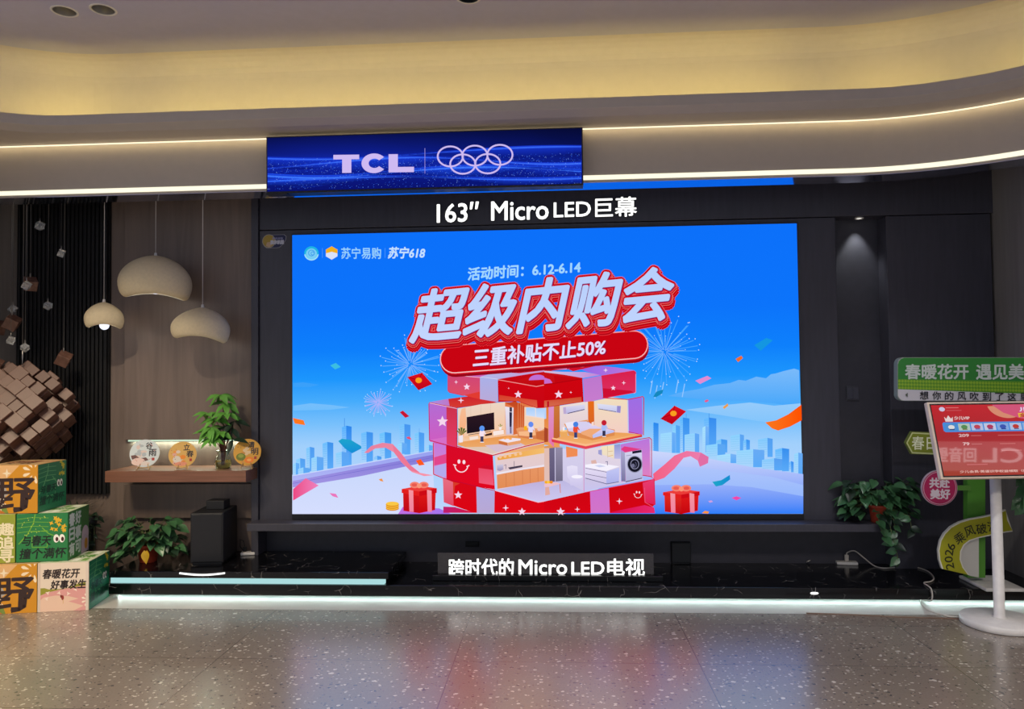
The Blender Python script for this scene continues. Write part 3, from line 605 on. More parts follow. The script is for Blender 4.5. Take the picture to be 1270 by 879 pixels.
for a in (-.9,-.5,0,.5,.9): P(z1([(396,835),(396+60*math.sin(a)-8,835-85*math.cos(a)),(396+60*math.sin(a)+14,835-80*math.cos(a))]), (70,104,40))
P(z1([(785,750),(815,745),(812,775),(790,778)]), (246,236,230)); 
for a in (-.8,0,.8): P(z1([(800,748),(800+26*math.sin(a)-5,748-34*math.cos(a)),(800+26*math.sin(a)+6,748-30*math.cos(a))]), (120,140,40))
P(z1([(965,765),(1010,750),(1256,768),(1256,870),(1100,870),(985,850)]), (236,160,110), (214,120,70)); P(z1([(990,795),(1160,785),(1170,830),(1100,845),(995,835)]), (248,186,136)); P(z1([(1045,740),(1075,735),(1080,780),(1048,782)]), (250,180,30)); P(z1([(1180,770),(1210,745),(1245,775),(1200,790)]), (240,200,190)); P(z1([(1170,800),(1256,785),(1256,890),(1175,870)]), (206,110,60))
P(z3([(780,45),(880,20),(1010,30),(1010,48),(880,72)]), (240,228,240)); P(z3([(785,55),(875,75),(878,105),(785,85)]), (206,110,60)); P(z3([(880,75),(1008,50),(1008,82),(882,104)]), (232,160,110)); 
for u, v in ((850,28),(880,22),(905,32)): A.ell(525+u/8.373, 540+v/8.373, 2, 1.3, (250,170,90))
Lq(z3([(352,110),(722,205),(1050,112),(1256,66)]), 1.2, (206,30,50)); Lq(z3([(400,118),(722,192),(1040,104)]), .6, (250,220,220)); Lq(z3([(345,20),(350,118)]), .9, (206,50,80))
# bedroom
P(z2([(0,500),(160,530),(160,960),(0,930)]), (226,120,50), (236,160,90)); P(z2([(0,545),(20,545),(20,660),(0,665)]), (180,210,250)); P(z2([(0,750),(40,765),(40,900),(0,905)]), (170,70,40)); P(z2([(45,480),(100,500),(100,960),(45,900)]), (220,150,206), (226,120,170)); P(z2([(100,530),(160,520),(162,870),(96,880)]), (206,120,56), (190,96,50))
P(z2([(160,528),(452,478),(455,690),(200,760),(165,860)]), (236,222,216), (226,200,212)); P(z2([(452,480),(516,478),(522,742),(455,692)]), (232,110,22), (214,100,40)); P(z2([(516,478),(700,438),(868,462),(872,820),(760,810),(520,742)]), (240,222,190), (244,206,196))
P(z2([(860,462),(1015,440),(1020,825),(872,808)]), (156,110,228), (178,104,220)); Lq(z2([(866,462),(872,812)]), 1.2, (190,200,240)); Lq(z2([(600,445),(870,462),(1020,432),(1032,445),(1028,830)]), 1.1, (210,16,60)); Lq(z2([(875,798),(1010,828)]), .9, (206,20,70))
P(z2([(200,540),(420,515),(422,570),(240,612),(205,612)]), (218,216,240), (186,180,226)); Lq(z2([(245,606),(415,566)]), .9, (60,50,90)); P(z2([(195,545),(225,542),(228,610),(200,612)]), (190,170,210)); P(z2([(548,505),(755,528),(795,528),(790,600),(755,598),(560,560)]), (222,224,244), (196,196,236)); P(z2([(755,528),(795,530),(788,602),(752,596)]), (150,140,206)); Lq(z2([(565,560),(745,590)]), .7, (60,56,100))
P(z2([(95,880),(165,850),(500,790),(872,810),(1010,828),(1015,850),(430,970),(80,900)]), (236,160,84), (246,180,120)); P(z4([(75,35),(430,110),(1015,-8),(1015,12),(430,140),(80,65)]), (214,40,60), (230,70,90)); P(z4([(85,20),(430,88),(1010,-20),(430,106),(85,36)]), (250,190,140))
P(z2([(205,715),(450,672),(455,700),(230,760)]), (226,150,90)); P(z2([(230,750),(440,690),(500,735),(730,775),(730,835),(500,885),(250,830)]), (222,140,80)); P(z2([(240,745),(440,695),(560,745),(720,780),(500,830),(380,810),(250,790)]), (226,214,244), (206,196,236)); P(z2([(380,800),(470,765),(600,765),(500,830),(498,862),(385,820)]), (240,170,120)); P(z2([(500,830),(720,780),(728,800),(505,862)]), (190,196,244))
P(z2([(215,705),(330,685),(335,745),(240,765)]), (236,230,246)); P(z2([(340,690),(440,690),(480,738),(370,755)]), (214,208,240)); P(z2([(160,790),(240,775),(245,845),(165,850)]), (236,170,96)); A.ell(675+202/8.373, 440+786/8.373, 4.6, 1.4, (250,200,140)); P(z2([(190,750),(212,745),(212,782),(192,784)]), (246,236,240)); P(z2([(490,700),(515,690),(515,735),(492,735)]), (246,220,210))
# little figures
def figure(cx, cy, hat, body, legs, s=1.0):
    A.rect(cx-1.9*s, cy+4*s, cx+1.8*s, cy+11*s, legs); A.line([(cx,cy+5.5*s),(cx,cy+11*s)], .4, (90,80,110)); A.poly([(cx-2.6*s,cy-3*s),(cx+2.6*s,cy-3*s),(cx+2.4*s,cy+4.4*s),(cx-2.3*s,cy+4.4*s)], body)
    A.line([(cx+2.3*s,cy-2*s),(cx+4.2*s,cy+1.5*s)], 1.4*s, body); A.line([(cx-2.4*s,cy-2*s),(cx-2.8*s,cy+3*s)], 1.2*s, body); A.ell(cx, cy-5.5*s, 3.2*s, 3.4*s, hat); A.rect(cx-2.2*s, cy+11*s, cx+2.4*s, cy+12*s, (235,235,250))
figure(598,536.5,(90,150,240),(246,226,240),(50,50,90)); figure(658.5,531.5,(100,140,240),(226,220,250),(40,40,70)); figure(714,531.5,(70,130,226),(236,80,50),(40,60,120)); figure(749,529.5,(196,30,50),(170,190,246),(36,36,70))
# lid
P(z1([(255,205),(590,232),(590,460),(420,420),(270,388),(255,372)]), (206,70,120), (226,80,96)); P(z1([(255,200),(420,196),(600,170),(1010,150),(1256,140),(1256,190),(770,250),(590,235)]), (196,110,206), (206,90,170)); P(z1([(420,420),(590,380),(590,460)]), (226,60,50))
P(z1([(775,252),(1256,172),(1256,330),(1170,335),(780,280)]), (196,8,20)); P(z1([(960,270),(1060,240),(1256,190),(1256,310),(1170,325)]), (206,20,24), (190,6,14)); A.ell(667,471.5,11,7,(192,112,214),n=20,a0=PI,a1=2*PI)
P(z2([(0,150),(400,232),(395,250),(0,318)]), (200,16,24)); P(z2([(0,235),(60,255),(85,290),(0,300)]), (200,110,206)); P(z2([(100,215),(380,245),(300,262),(110,290)]), (196,6,16))
P(z1([(775,270),(1175,328),(1256,312),(1256,545),(1180,548),(985,478),(780,485)]), (208,6,20), (198,6,18)); P(z1([(790,415),(985,445),(1180,470),(1185,548),(985,478),(790,470)]), (214,60,40), (222,96,70))
P(z2([(0,312),(395,246),(408,482),(165,518),(0,545)]), (206,4,16), (200,4,14)); P(z2([(0,475),(160,462),(385,435),(388,484),(165,520),(0,545)]), (206,70,44), (214,110,80)); P(z2([(30,480),(50,480),(50,535),(30,540)]), (190,10,30))
P(z1([(590,228),(775,250),(775,490),(590,458)]), (170,176,232), (186,170,216)); P(z1([(600,225),(760,178),(1256,160),(1256,175),(1050,205),(775,252)]), (176,186,236), (200,150,206), (1,0)); Lq(z1([(595,228),(775,252)]), .5, (226,226,246))
P(z2([(402,250),(592,215),(604,458),(415,490)]), (188,120,206), (200,124,206)); P(z2([(0,165),(180,175),(420,178),(592,208),(402,240),(200,205),(0,180)]), (206,196,226), (196,130,214), (1,0)); P(z2([(592,215),(930,165),(945,180),(945,390),(610,448)]), (216,30,76), (222,50,100)); P(z2([(380,152),(560,112),(740,130),(930,160),(592,212),(470,182)]), (150,100,230), (186,120,220), (1,0))
P(z2([(605,345),(900,372),(930,392),(608,450)]), (206,14,50)); Lq(z2([(592,218),(930,165),(948,180),(948,388),(610,448)]), .9, (226,30,70)); Lq(z2([(948,200),(948,385),(930,400)]), .6, (250,160,190)); Lq(z1([(255,205),(590,235)]), .6, (250,200,220)); Lq(z1([(258,205),(258,372),(275,390),(420,422)]), .8, (206,50,100)); Lq(z1([(780,258),(1175,328),(1256,312)]), .9, (246,150,150)); Lq(z2([(0,312),(395,248)]), .9, (170,4,14)); Lq(z1([(775,485),(985,480),(1180,550),(1256,546)]), .7, (190,20,40)); Lq(z2([(0,546),(165,520),(408,484)]), .7, (196,10,30))
# bow on the lid
P(z1([(905,185),(1000,150),(1130,130),(1256,120),(1256,160),(1000,190)]), (206,20,40), (190,10,30)); P(z1([(980,158),(1090,138),(1150,150),(1060,168)]), (226,120,180)); P(z2([(0,140),(120,95),(290,90),(250,150),(60,165),(0,160)]), (214,20,36), (200,10,30)); P(z2([(20,150),(120,110),(270,105),(230,150)]), (226,140,196)); P(z2([(250,150),(300,95),(470,88),(560,110),(430,140),(300,170)]), (210,16,40)); P(z2([(300,130),(460,92),(500,105),(400,128)]), (214,150,210))
# stars and smiles
WS = (246,214,236)
for cx, cy, r in ((549,522.5,7.2),(579.2,479.6,4.4),(642.7,489,5),(692.8,489,5.3),(760.4,481,3.2),(568.6,613.4,5.2),(647.5,634,5)): A.star(cx, cy, r, WS)
A.star(695.3,634,5.4,WS)
for cx, cy, r in ((566,473.7,2.6),(773.4,474.6,2.8),(708,486.4,1.8),(631,481.3,1.3),(572,496.3,4),(627.4,629.3,4),(768,621,4),(716,631,3.4),(751,459,3)): A.star(cx, cy, r, WS, 4, .28)
def smile(cx, cy, s):
    A.ell(cx-3*s, cy-4*s, 1.8*s, 2.6*s, (250,225,235)); A.ell(cx+3.2*s, cy-3.4*s, 1.8*s, 2.6*s, (250,225,235)); A.ring(cx, cy, 8.2*s, 9*s, 1.2*s, (250,225,235), 20, .15, PI-.1)
    A.line([(cx-9.8*s,cy-.2*s),(cx-6.6*s,cy+.6*s)], 1.2*s, (250,225,235)); A.line([(cx+6.6*s,cy+2.2*s),(cx+9.6*s,cy+.8*s)], 1.2*s, (250,225,235))
smile(572.5,576,1.0); smile(791,612,.55)
# red pill with the discount line
def pill(P0, P1, r, col, col2=None):
    a = math.atan2(P1[1]-P0[1], P1[0]-P0[0]); n = 12
    A.poly([(P1[0]+r*math.sin(-PI*i/n+a+PI), P1[1]-r*math.cos(-PI*i/n+a+PI)) for i in range(n+1)]+[(P0[0]+r*math.sin(-PI*i/n+a), P0[1]-r*math.cos(-PI*i/n+a)) for i in range(n+1)], col, col2)
pill((564.5,449.5),(786.5,432),18,(150,6,24)); pill((563.8,446.5),(786,428.6),18,(210,20,36)); pill((563.5,445.3),(786,427.4),17.6,(250,160,160),(250,200,200)); pill((563.5,445.3),(786,427.4),16.4,(200,4,18))
A.text('三重补贴不止50%', [(588.5,432.5),(752,419.5),(750,440),(587,455.5)], (150,0,60), .6, (1.2,1)); A.text('三重补贴不止50%', [(588.5,432.5),(752,419.5),(750,440),(587,455.5)], (228,218,250), .55)
# headline
TQ = [(524,361),(839,330),(826,396),(508.5,425)]
hd = '超级内购会'
def headline(col, b, sh, nb=14, col2=None): A.text(hd, TQ, col, b, sh, nb, col2)
headline((236,60,70),7.2,(1.5,6)); headline((176,4,20),6.6,(1.5,6)); headline((226,30,40),6.2,(1.2,4.6)); headline((186,2,18),5.8,(1,3.6)); headline((236,130,120),5.2,(.8,2)); headline((196,2,18),4.6,(.8,2)); headline((236,110,120),4.8,(.2,0)); headline((200,4,20),4.2,(.2,0)); headline((120,40,110),2.2,(.6,.6)); headline((182,206,252),1.85,(0,0),14,(196,214,254))
A.text('活动时间：6.12-6.14', [(581,332.5),(720,323.5),(719.5,338.5),(580.5,348)], (160,214,254), .5)
# corner marks
A.ell(387,314.5,9,8.8,(30,180,225)); A.ell(387,315,6.8,6.6,(120,205,245)); A.ring(387,314.5,8.2,8,1.6,(160,225,250),20,.2,PI-.2); A.ring(387,314,3.6,3.6,1,(70,160,235)); A.ring(388.5,314.5,2,2,.8,(60,150,235))
A.line([(400.5,308),(400.5,320)], .5, (90,160,250)); A.line([(478,308),(478,320)], .5, (90,160,250))
A.poly([(412+8.3*math.cos(PI/3*k+PI/6), 314+8.3*math.sin(PI/3*k+PI/6)) for k in range(6)], (216,224,250)); A.poly([(404.8,314.5),(404.8,309.8),(412,305.7),(419.2,309.8),(419.2,314.5),(412,312.5)], (240,176,34))
A.tbox('苏宁易购',424,307.3,473,321.2,(150,208,252),.25); A.tbox('苏宁618',481.5,306.8,526,320.6,(196,224,254),.45,2.5)
pic = under(mbf.build('screen', [M['screen'], M['screen_sky']], attr=True), disp)

# ------------------------------------------------------------------ logo display on the fascia
YS = -.60
sl, sr_, sb, st = -1.752, .288, 2.672, 3.025
sg = empty('logo_display', (-.73,YS+.05,sb), 'long blue led display with a pale wordmark and five rings on the fascia', 'display')
def frame_box(lo, hi, name, m_, par, bev=.002): return under(MB().box(lo, hi, bev).build(name, m_), par)
frame_box((sl-.008,YS+.001,sb-.012),(sr_+.008,-.510,st+.008),'cabinet',M['black'],sg)
frame_box((sl-.008,YS-.004,sb-.02),(sl+.13,YS+.05,sb-.011),'bracket',M['black'],sg,.001)
def sgn(px, py, h):
    p = at_y(px, py, YS); return (p.x, YS-.001-h, p.z)
mbs = MB(); A = Art(sgn, mb=mbs)
Q = lambda u, v: ((1-u)*332+u*721, (1-u)*((1-v)*170+v*236.5)+u*((1-v)*160.5+v*229))
rows = [(0,(10,18,84),(5,8,40)),(.3,(14,30,140),(6,11,56)),(.5,(18,42,180),(9,18,96)),(.75,(12,24,130),(12,32,150)),(1,(10,18,110),(8,20,110))]
vs, cs, fs = [], [], []
for v, c1, c2 in rows:
    for j in range(7):
        u = j/6; t = abs(u-.25)*1.1; t = min(1, t); vs.append((sl+(sr_-sl)*u, YS-.001, st-(st-sb)*v)); a, b = lin(c1), lin(c2); cs.append(tuple(a[k]+(b[k]-a[k])*t for k in range(4)))
for i in range(4):
    for j in range(6): fs.append((i*7+j,i*7+j+1,i*7+j+8,i*7+j+7))
mbs.add(vs, fs, cs, 1); A.k = 5
rnd = random.Random(11)
def wave(v0, amp, fr, ph, th, c1, c2):
    T = [Q(i/40, v0+amp*math.sin(fr*i/40+ph)) for i in range(41)]; B = [Q(i/40, min(.985, v0+amp*math.sin(fr*i/40+ph)+th*(.6+.5*math.sin(1.7*fr*i/40+ph*2)))) for i in range(41)]
    for i in range(40):
        t = i/40; A.k -= 1 if i else 0
        A._put([T[i],T[i+1],B[i+1],B[i]], [(0,1,2),(0,2,3)], c1, c2)
for w in ((.34,.07,5,.4,.2,(22,54,206),(10,22,120)),(.5,.09,6,2.2,.24,(26,60,214),(12,26,132)),(.66,.07,7,.2,.22,(28,70,224),(10,24,126)),(.8,.05,5,3.4,.15,(26,62,216),(9,20,108))): wave(*w)
for w in ((.36,.07,5,.4,.03,(60,110,250),(40,80,230)),(.52,.09,6,2.2,.03,(66,120,252),(40,80,235)),(.7,.07,7,.2,.035,(70,130,255),(40,90,240)),(.83,.05,5,3.4,.03,(60,116,250),(36,80,230))): wave(*w)
L1, L2 = [], []
for i in range(1500):
    u, v = rnd.random(), min(.97, .42+.55*abs(rnd.gauss(.45,.35)))
    x, y = Q(u, v); (L1 if i % 3 else L2).append((x, y, rnd.uniform(.22,.5)))
A.dots(L1, (46,100,250)); A.dots(L2, (120,160,255))
def pl_(px0, L): A.poly([(x, y-(x-464)*.012) for x, y in L], (206,186,242))
pl_(0, [(413.5,191.5),(445.5,191.5),(445.5,197.2),(435.8,197.2),(435.8,214),(424.4,214),(424.4,197.2),(413.5,197.2)])
pl_(0, [(482,191.5),(493.5,191.5),(493.5,207.4),(513.5,207.4),(513.5,214),(482,214)])
cc = []
for i in range(25): a = math.radians(38+284*i/24); cc.append((464+15.6*math.cos(a), 202.5+12.2*math.sin(a)))
for i in range(25): a = math.radians(322-284*i/24); cc.append((464.5+7.6*math.cos(a)*.95, 202.5+5.8*math.sin(a)))
A.poly([(x, y-(x-464)*.012) for x, y in cc], (206,186,242))
A.line([(527,184),(527,215)], .7, (150,140,220))
for cx, cy in ((558.5,194.5),(589,193.5),(620,192.5),(574,204),(605,203.5)): A.ring(cx, cy-.5, 15.6, 12.4 if cy < 200 else 12, 2.1, (206,186,242), 40)
under(mbs.build('screen', [M['screen'], M['screen_sky']], attr=True), sg)

# ------------------------------------------------------------------ glowing letter signs
def letters(name, s, Qp, y, depth, label, cat, bold=.012, face=M['glowwhite'], parent=None, side=M['letter_side']):
    P, tr, asp = text_tris(s)
    a, b, c, d = [at_y(px, py, y) for px, py in Qp]
    def pos(u, v, yy):
        p = (1-u)*v*a+u*v*b+u*(1-v)*c+(1-u)*(1-v)*d; return Vector((p.x, yy, p.z))
    mb = MB(); H_ = (a-d).length
    edges = {}
    for t in tr:
        for i in range(3):
            e = (t[i], t[(i+1) % 3]); edges[tuple(sorted(e))] = edges.get(tuple(sorted(e)), 0)+1
    bnd = [e for e, k in edges.items() if k == 1]
    for k in range(9 if bold else 1):
        q = Vector((0,0,0)) if k == 0 else Vector((math.cos(PI*k/4),0,math.sin(PI*k/4)))*bold*H_
        F_ = [pos(u, v, y-depth)+q for u, v in P]; B_ = [pos(u, v, y)+q for u, v in P]
        mb.add(F_, tr, None, 0)
        if depth > .004: mb.add([x+Vector((0,.002,0)) for x in F_]+B_, [(e[0],e[1],e[1]+len(F_),e[0]+len(F_)) for e in bnd], None, 1)
    o = mb.build(name, [face, side])
    return tag(recenter(o), label, cat) if parent is None else o
o = empty('letter_sign', at_y(666,276,.02), 'glowing white raised size lettering on the charcoal band above the big display', 'sign')
for nm, s, q in (('lettering','163″',[(543,253.5),(594,251.5),(594,275),(543,277)]), ('lettering','Micro',[(610,251.5),(680,249),(680,272.5),(610,274.5)]), ('lettering','LED巨幕',[(687,248.5),(789,245),(789,269),(687,272.5)])):
    under(letters(nm, s, q, .019, .03, None, None, .014 if 'LED' in s else .022, parent=o), o)
YA = -.30
o = empty('table_sign', (at_z(679,722,.1).x,YA,.1), 'glowing white lettering on a smoked plate standing on the plinth under the big display', 'sign')
x0, x1 = at_y(537,716,YA-.03).x, at_y(822,716,YA-.03).x
under(MB().box((x0,YA-.05,.1005),(x1,YA+.05,.137), .003).build('base', M['marble']), o)
x0, x1 = at_y(543,716,YA).x, at_y(811,716,YA).x; zt = at_y(680,686,YA).z
under(MB().box((x0,YA,.137),(x1,YA+.008,zt), .001).build('plate', M['acrylic']), o)
for s, q in (('跨时代的',[(556.5,692.5),(637,692),(637,714),(556.5,714.5)]), ('Micro',[(643.5,693.5),(703,693.5),(703,711.5),(643.5,711.5)]), ('LED电视',[(709,693),(799,692),(799,713.5),(709,713.5)])):
    under(letters('lettering', s, q, YA-.001, .012, None, None, .022, parent=o), o)
# ------------------------------------------------------------------ pendant lamps
ZH = 2.98
def pendant(px, py_top, x0, x1, pl, pr, y, arch, label, lit, squeeze=.8, pw=1.15):
    """px, py_top: top of shade; x0..x1 its width; pl, pr: heights of the left and right bottom edge, all read off the photo at depth y"""
    T = at_y(px, py_top, y); a, b = at_y(x0, (pl+py_top)/2, y), at_y(x1, (pr+py_top)/2, y); R_ = (b.x-a.x)/2; cx = (a.x+b.x)/2
    zl, zr = at_y(x0, pl, y).z, at_y(x1, pr, y).z; zt = T.z
    tw = math.atan((EYE.x-cx)/(y-EYE.y)); R_ *= math.cos(tw)*.99
    root = empty('pendant_lamp', (cx, y, (zl+zr)/2), label, 'lamp', 'cream pendant lamps', tw)
    n, mb = 56, MB()
    prof = []
    for i in range(13):            # dome: top to widest
        q = PI/2*i/12; prof.append((math.sin(q)**pw, 1-(1-math.cos(q))**.9*.64))
    for i in range(1, 7):          # tuck under to the rim
        q = PI/2*i/6; prof.append((1-(1-math.cos(q))*.21, .36-.36*math.sin(q)))
    def pt(r, h, k, sc, lift):
        q = 2*PI*k/n; w = (1-h)**1.6
        zb = (zl+zr)/2+(zr-zl)/2*math.cos(q)+arch*(1-math.cos(2*q))/2+R_*.05*math.sin(q)
        z = zt*h+zb*(1-h) if True else 0
        ox = (T.x-cx)*h**1.5
        return (ox+R_*r*sc*math.cos(q), R_*r*sc*squeeze*math.sin(q), z-(zl+zr)/2+lift)
    vs, fs = [], []
    m_ = len(prof)
    for r, h in prof:
        for k in range(n): vs.append(pt(r, h, k, 1, 0))
    inner = [(r*.955, min(h, .965)) for r, h in reversed(prof)]
    for r, h in inner:
        for k in range(n): vs.append(pt(r, h, k, 1, -.006 if h > .9 else 0))
    for i in range(2*m_-1):
        for k in range(n): fs.append((i*n+k, (i+1)*n+k, (i+1)*n+(k+1) % n, i*n+(k+1) % n))
    mb.add(vs, fs, None, 0, True); mb.mi = [0 if j < (m_)*n else 1 for j in range(len(fs))]
    mb.build('shade', [M['lamp'], M['lampin']], root)
    dx = T.x-cx; dz = zt-(zl+zr)/2
    MB().lathe([(.0001,.02),(.008,.02),(.011,.0),(.011,-.012),(.0001,-.012)], (dx,0,dz), 16).build('cap', M['white'], root)
    MB().tube([(dx,0,dz+.018),(dx,0,ZH-(zl+zr)/2-.006)], .0032, 6).build('cord', M['cable'], root)
    rb = min(.032, R_*.36); zb = (.055 if not lit else .012)+arch*.3
    MB().lathe([(.0001,-rb)]+[(rb*math.sin(PI*i/12), -rb*math.cos(PI*i/12)) for i in range(1,10)]+[(rb*.5,rb*1.1),(rb*.45,rb*1.6),(.0001,rb*1.6)], (0,0,zb), 24).build('bulb', M['bulb'], root)
    MB().tube([(0,0,zb+rb*1.5),(dx,0,dz-.012)], .012, 10).build('socket', M['white'], root)
    light('bulb_glow', 'POINT', (cx, y, (zl+zr)/2+zb-rb-.02), (0,0,-1), .35, (1,.93,.82), radius=.03)
    return root
pendant(129,374.5,104,155,407,407,-.19,.03,'smallest cream dome pendant lamp on the left with its bulb showing below',True,.85,1.2)
pendant(193,317,146,240,370,371,-.17,.035,'largest and highest cream mushroom shaped pendant lamp in the middle',False,.78,1.0)
pendant(251,381,211,286,420,425,-.18,.035,'mid sized cream pendant lamp with wavy tilted rim on the right above the plant',False,.8,1.18)

# ------------------------------------------------------------------ hanging cubes and the cube ball
def rotm(rx, ry, rz): return Matrix.Rotation(rz,4,'Z') @ Matrix.Rotation(ry,4,'Y') @ Matrix.Rotation(rx,4,'X')
def hanging(px, py, size, y, kind, label, grp, rot):
    p = at_y(px, py, y); root = empty('hanging_cube', tuple(p), label, 'hanging cube', grp)
    MB().box((-size/2,)*3, (size/2,)*3, size*.04, rotm(*rot)).build('cube', M['crystal'] if kind else M['brown'], root)
    MB().tube([(0,0,size*.5),(0,0,ZH-p.z-.004)], .0018, 5).build('cord', M['thread'], root)
    MB().lathe([(.0001,.03),(.004,.028),(.004,.0),(.0001,-.002)], (0,0,size*.62), 8).build('clasp', M['metal'], root)
CR, BR_ = 'clear crystal cubes hanging on threads', 'brown wooden cubes hanging on threads'
for px, py, s, y, lab, rot in ((49.5,280,.046,-.12,'highest clear crystal cube on a thread at the top of the black slats',(.6,.5,.3)),
        (76,314,.042,-.1,'clear crystal cube on a thread, second from the top and furthest right',(.7,.4,.6)),
        (33,354,.044,-.32,'clear crystal cube hanging just in front of a larger brown cube',(.5,.6,.4)),
        (59.5,379,.042,-.08,'clear crystal cube alone at mid height over the black slats',(.7,.5,.2)),
        (16,383,.042,-.1,'clear crystal cube just above the pair of brown cubes at far left',(.5,.7,.5)),
        (13.5,422,.042,-.3,'clear crystal cube just below the pair of brown cubes at far left',(.6,.3,.9)),
        (31,431,.042,-.24,'lowest clear crystal cube, just above the big cube ball',(.8,.6,.1))):
    hanging(px, py, s, y, 1, lab, CR, rot)
for px, py, s, y, lab, rot in ((37.5,352,.078,-.2,'highest brown cube on a thread, behind a crystal cube',(.62,.0,.85)),
        (15,400,.086,-.19,'right brown cube of the touching pair at far left, before the slats',(.5,.5,.55)),
        (-2,406,.08,-.1,'brown cube cut by the left picture edge, left one of the touching pair',(.62,.1,.8)),
        (-3,451,.06,-.3,'lowest small brown cube cut by the left picture edge beside the big ball',(.5,.5,.6)),
        (79,445,.084,-.14,'brown cube hanging alone above right of the big cube ball',(.55,.45,.55))):
    hanging(px, py, s, y, 0, lab, BR_, rot)
cb = at_y(24,512,-.25); RB = .335
ball = empty('cube_ball', tuple(cb), 'big faceted ball of stacked brown wooden blocks hanging before the black slats', 'sculpture')
BT = Matrix.Rotation(math.radians(20),4,'Z') @ Matrix.Rotation(math.radians(-24),4,'X') @ Matrix.Rotation(math.radians(42),4,'Y'); rnd = random.Random(4); g = .082; blocks = []
for i in range(-5,6):
    for j in range(-5,6):
        for k in range(-5,6):
            p = Vector((i,j,k))*g
            if RB-.10 < p.length < RB-.01: blocks.append(p)
MB().bm((lambda b: (bmesh.ops.create_icosphere(b, subdivisions=3, radius=RB-.10), b)[1])(bmesh.new())).build('core', M['brown'], ball)
blk = None; back = MB(); todo = []
for p in blocks:
    ax = max(range(3), key=lambda q: abs(p[q])); d = Vector((0,0,0)); d[ax] = math.copysign(1, p[ax])
    s = g*rnd.choice((.9,.98,1.0,1.0,1.12)); q = p+d*rnd.uniform(-.02,.04)
    e = [rnd.uniform(-.006,.006) if t != ax else 0 for t in range(3)]
    Mx = BT @ Matrix.Translation(q+Vector(e)) @ Matrix.Diagonal((s/g, s/g, s/g, 1))
    todo.append(((Mx.translation).y, Mx))
todo.sort(key=lambda t: t[0])
for idx, (yy, Mx) in enumerate(todo):
    if idx >= 96 or yy > .16: back.box((-g/2,)*3, (g/2,)*3, .003, Mx, seg=1); continue
    if blk is None: blk = MB().box((-g/2,)*3, (g/2,)*3, .003, seg=1).build('block', M['brown'], ball); o = blk
    else: o = blk.copy(); C.objects.link(o); o.parent = ball
    o.matrix_local = Mx
o = back.build('block', M['brown'], ball); o['kind'] = 'stuff'
MB().tube([(.02,0,RB-.02),(.02,0,ZH-cb.z-.004)], .002, 6).build('cord', M['thread'], ball)
MB().lathe([(.0001,.10),(.005,.095),(.006,.05),(.003,.02),(.005,0),(.0001,-.005)], (.02,0,RB+.01), 8).build('clasp', M['metal'], ball)

# ------------------------------------------------------------------ printed card boxes
def card_box(x, y, z, rz, s, base, front, side, top, label):
    """x, y: the front right bottom corner"""
    root_m = Matrix.Translation((x,y,z)) @ Matrix.Rotation(rz,4,'Z')
    mb = MB(); mb.box((-s,0,0),(0,s,s), .002, None, lin(base), 0, 1)
    for fn, draw in (((lambda u, v, h: (-s+u*s, -.0006-h, s-v*s)), front), ((lambda u, v, h: (.0006+h, u*s, s-v*s)), side), ((lambda u, v, h: (-s+u*s, s-v*s, s+.0006+h)), top)):
        draw(Art(fn, 2e-5, mb))
    o = mb.build('gift_carton', M['art'], attr=True)
    c = Vector((-s/2,s/2,0)); o.data.transform(Matrix.Translation(-c)); o.matrix_world = root_m @ Matrix.Translation(c)
    return tag(o, label, 'box', 'printed spring cartons stacked at the left edge')
def bg(A, c): A.rect(.004,.004,.996,.996,c)
def petals(A, cx, cy, r, c):
    for k in range(9):
        a = 2*PI*k/9; ux, uy = math.cos(a), math.sin(a); L = []
        for t, w in ((.35,.0),(.55,.05),(.85,.09),(1,.05),(1.05,0),(1,-.05),(.85,-.09),(.55,-.05)): L.append((min(.995, max(.004, cx+r*(t*ux-w*1.6*uy))), min(.995, max(.004, cy+r*(t*uy+w*1.6*ux)))))
        A.poly(L, c)
def front_orange(A):
    bg(A, (208,142,26)); A.poly([(.004,.004),(.62,.004),(.30,.34),(.004,.16)], (226,178,120)); A.poly([(.004,.12),(.26,.32),(.4,.60),(.12,.84),(.004,.7)], (172,166,160)); A.poly([(.004,.66),(.2,.72),(.36,.88),(.40,.996),(.004,.996)], (120,140,60)); A.poly([(.004,.9),(.12,.84),(.34,.996),(.004,.996)], (190,110,40))
    A.star(.36,.17,.10,(240,222,190),4,.3); petals(A, .93,.14,.24,(244,222,186))
    K = (52,32,28)
    A.text('野', [(.02,.29),(.95,.27),(.92,.93),(.02,.95)], K, .012)
    A.line([(.76,.48),(.78,.70),(.76,.86),(.66,.92),(.52,.945)], .075, K); A.line([(.06,.86),(.2,.82),(.5,.58)], .05, K)
    rnd = random.Random(3); A.dots([(rnd.uniform(.02,.34), rnd.uniform(.68,.95), .012) for _ in range(24)], (236,226,200))
GRN = (36,124,66)
def flowers(A, cx, cy, sx, sy, n, seed, c=(226,176,30)):
    rnd = random.Random(seed)
    for i in range(n): A.star(cx+rnd.uniform(-sx,sx), cy+rnd.uniform(-sy,sy), .055, c, 4, .42, rnd.uniform(0,1.5))
def green_lines(A, c=(98,176,74)):
    for v in (.08,.17,.26,.36): A.line([(.02,v+.03),(.3,v),(.62,v+.02)], .010, c)
    A.line([(.36,.02),(.33,.2),(.22,.42),(.05,.62)], .02, c); A.line([(.5,.3),(.62,.42),(.8,.5)], .016, c); A.line([(.28,.38),(.6,.36)], .012, c); A.line([(.3,.48),(.31,.7),(.6,.7),(.6,.46)], .012, c)
def eyes(A, x, y, s=1.0):
    for dx in (-.055,.055): A.ell(x+dx*s, y, .056*s, .085*s, (244,240,230)); A.ell(x+dx*s+.012*s, y+.015*s, .028*s, .046*s, (70,20,24))
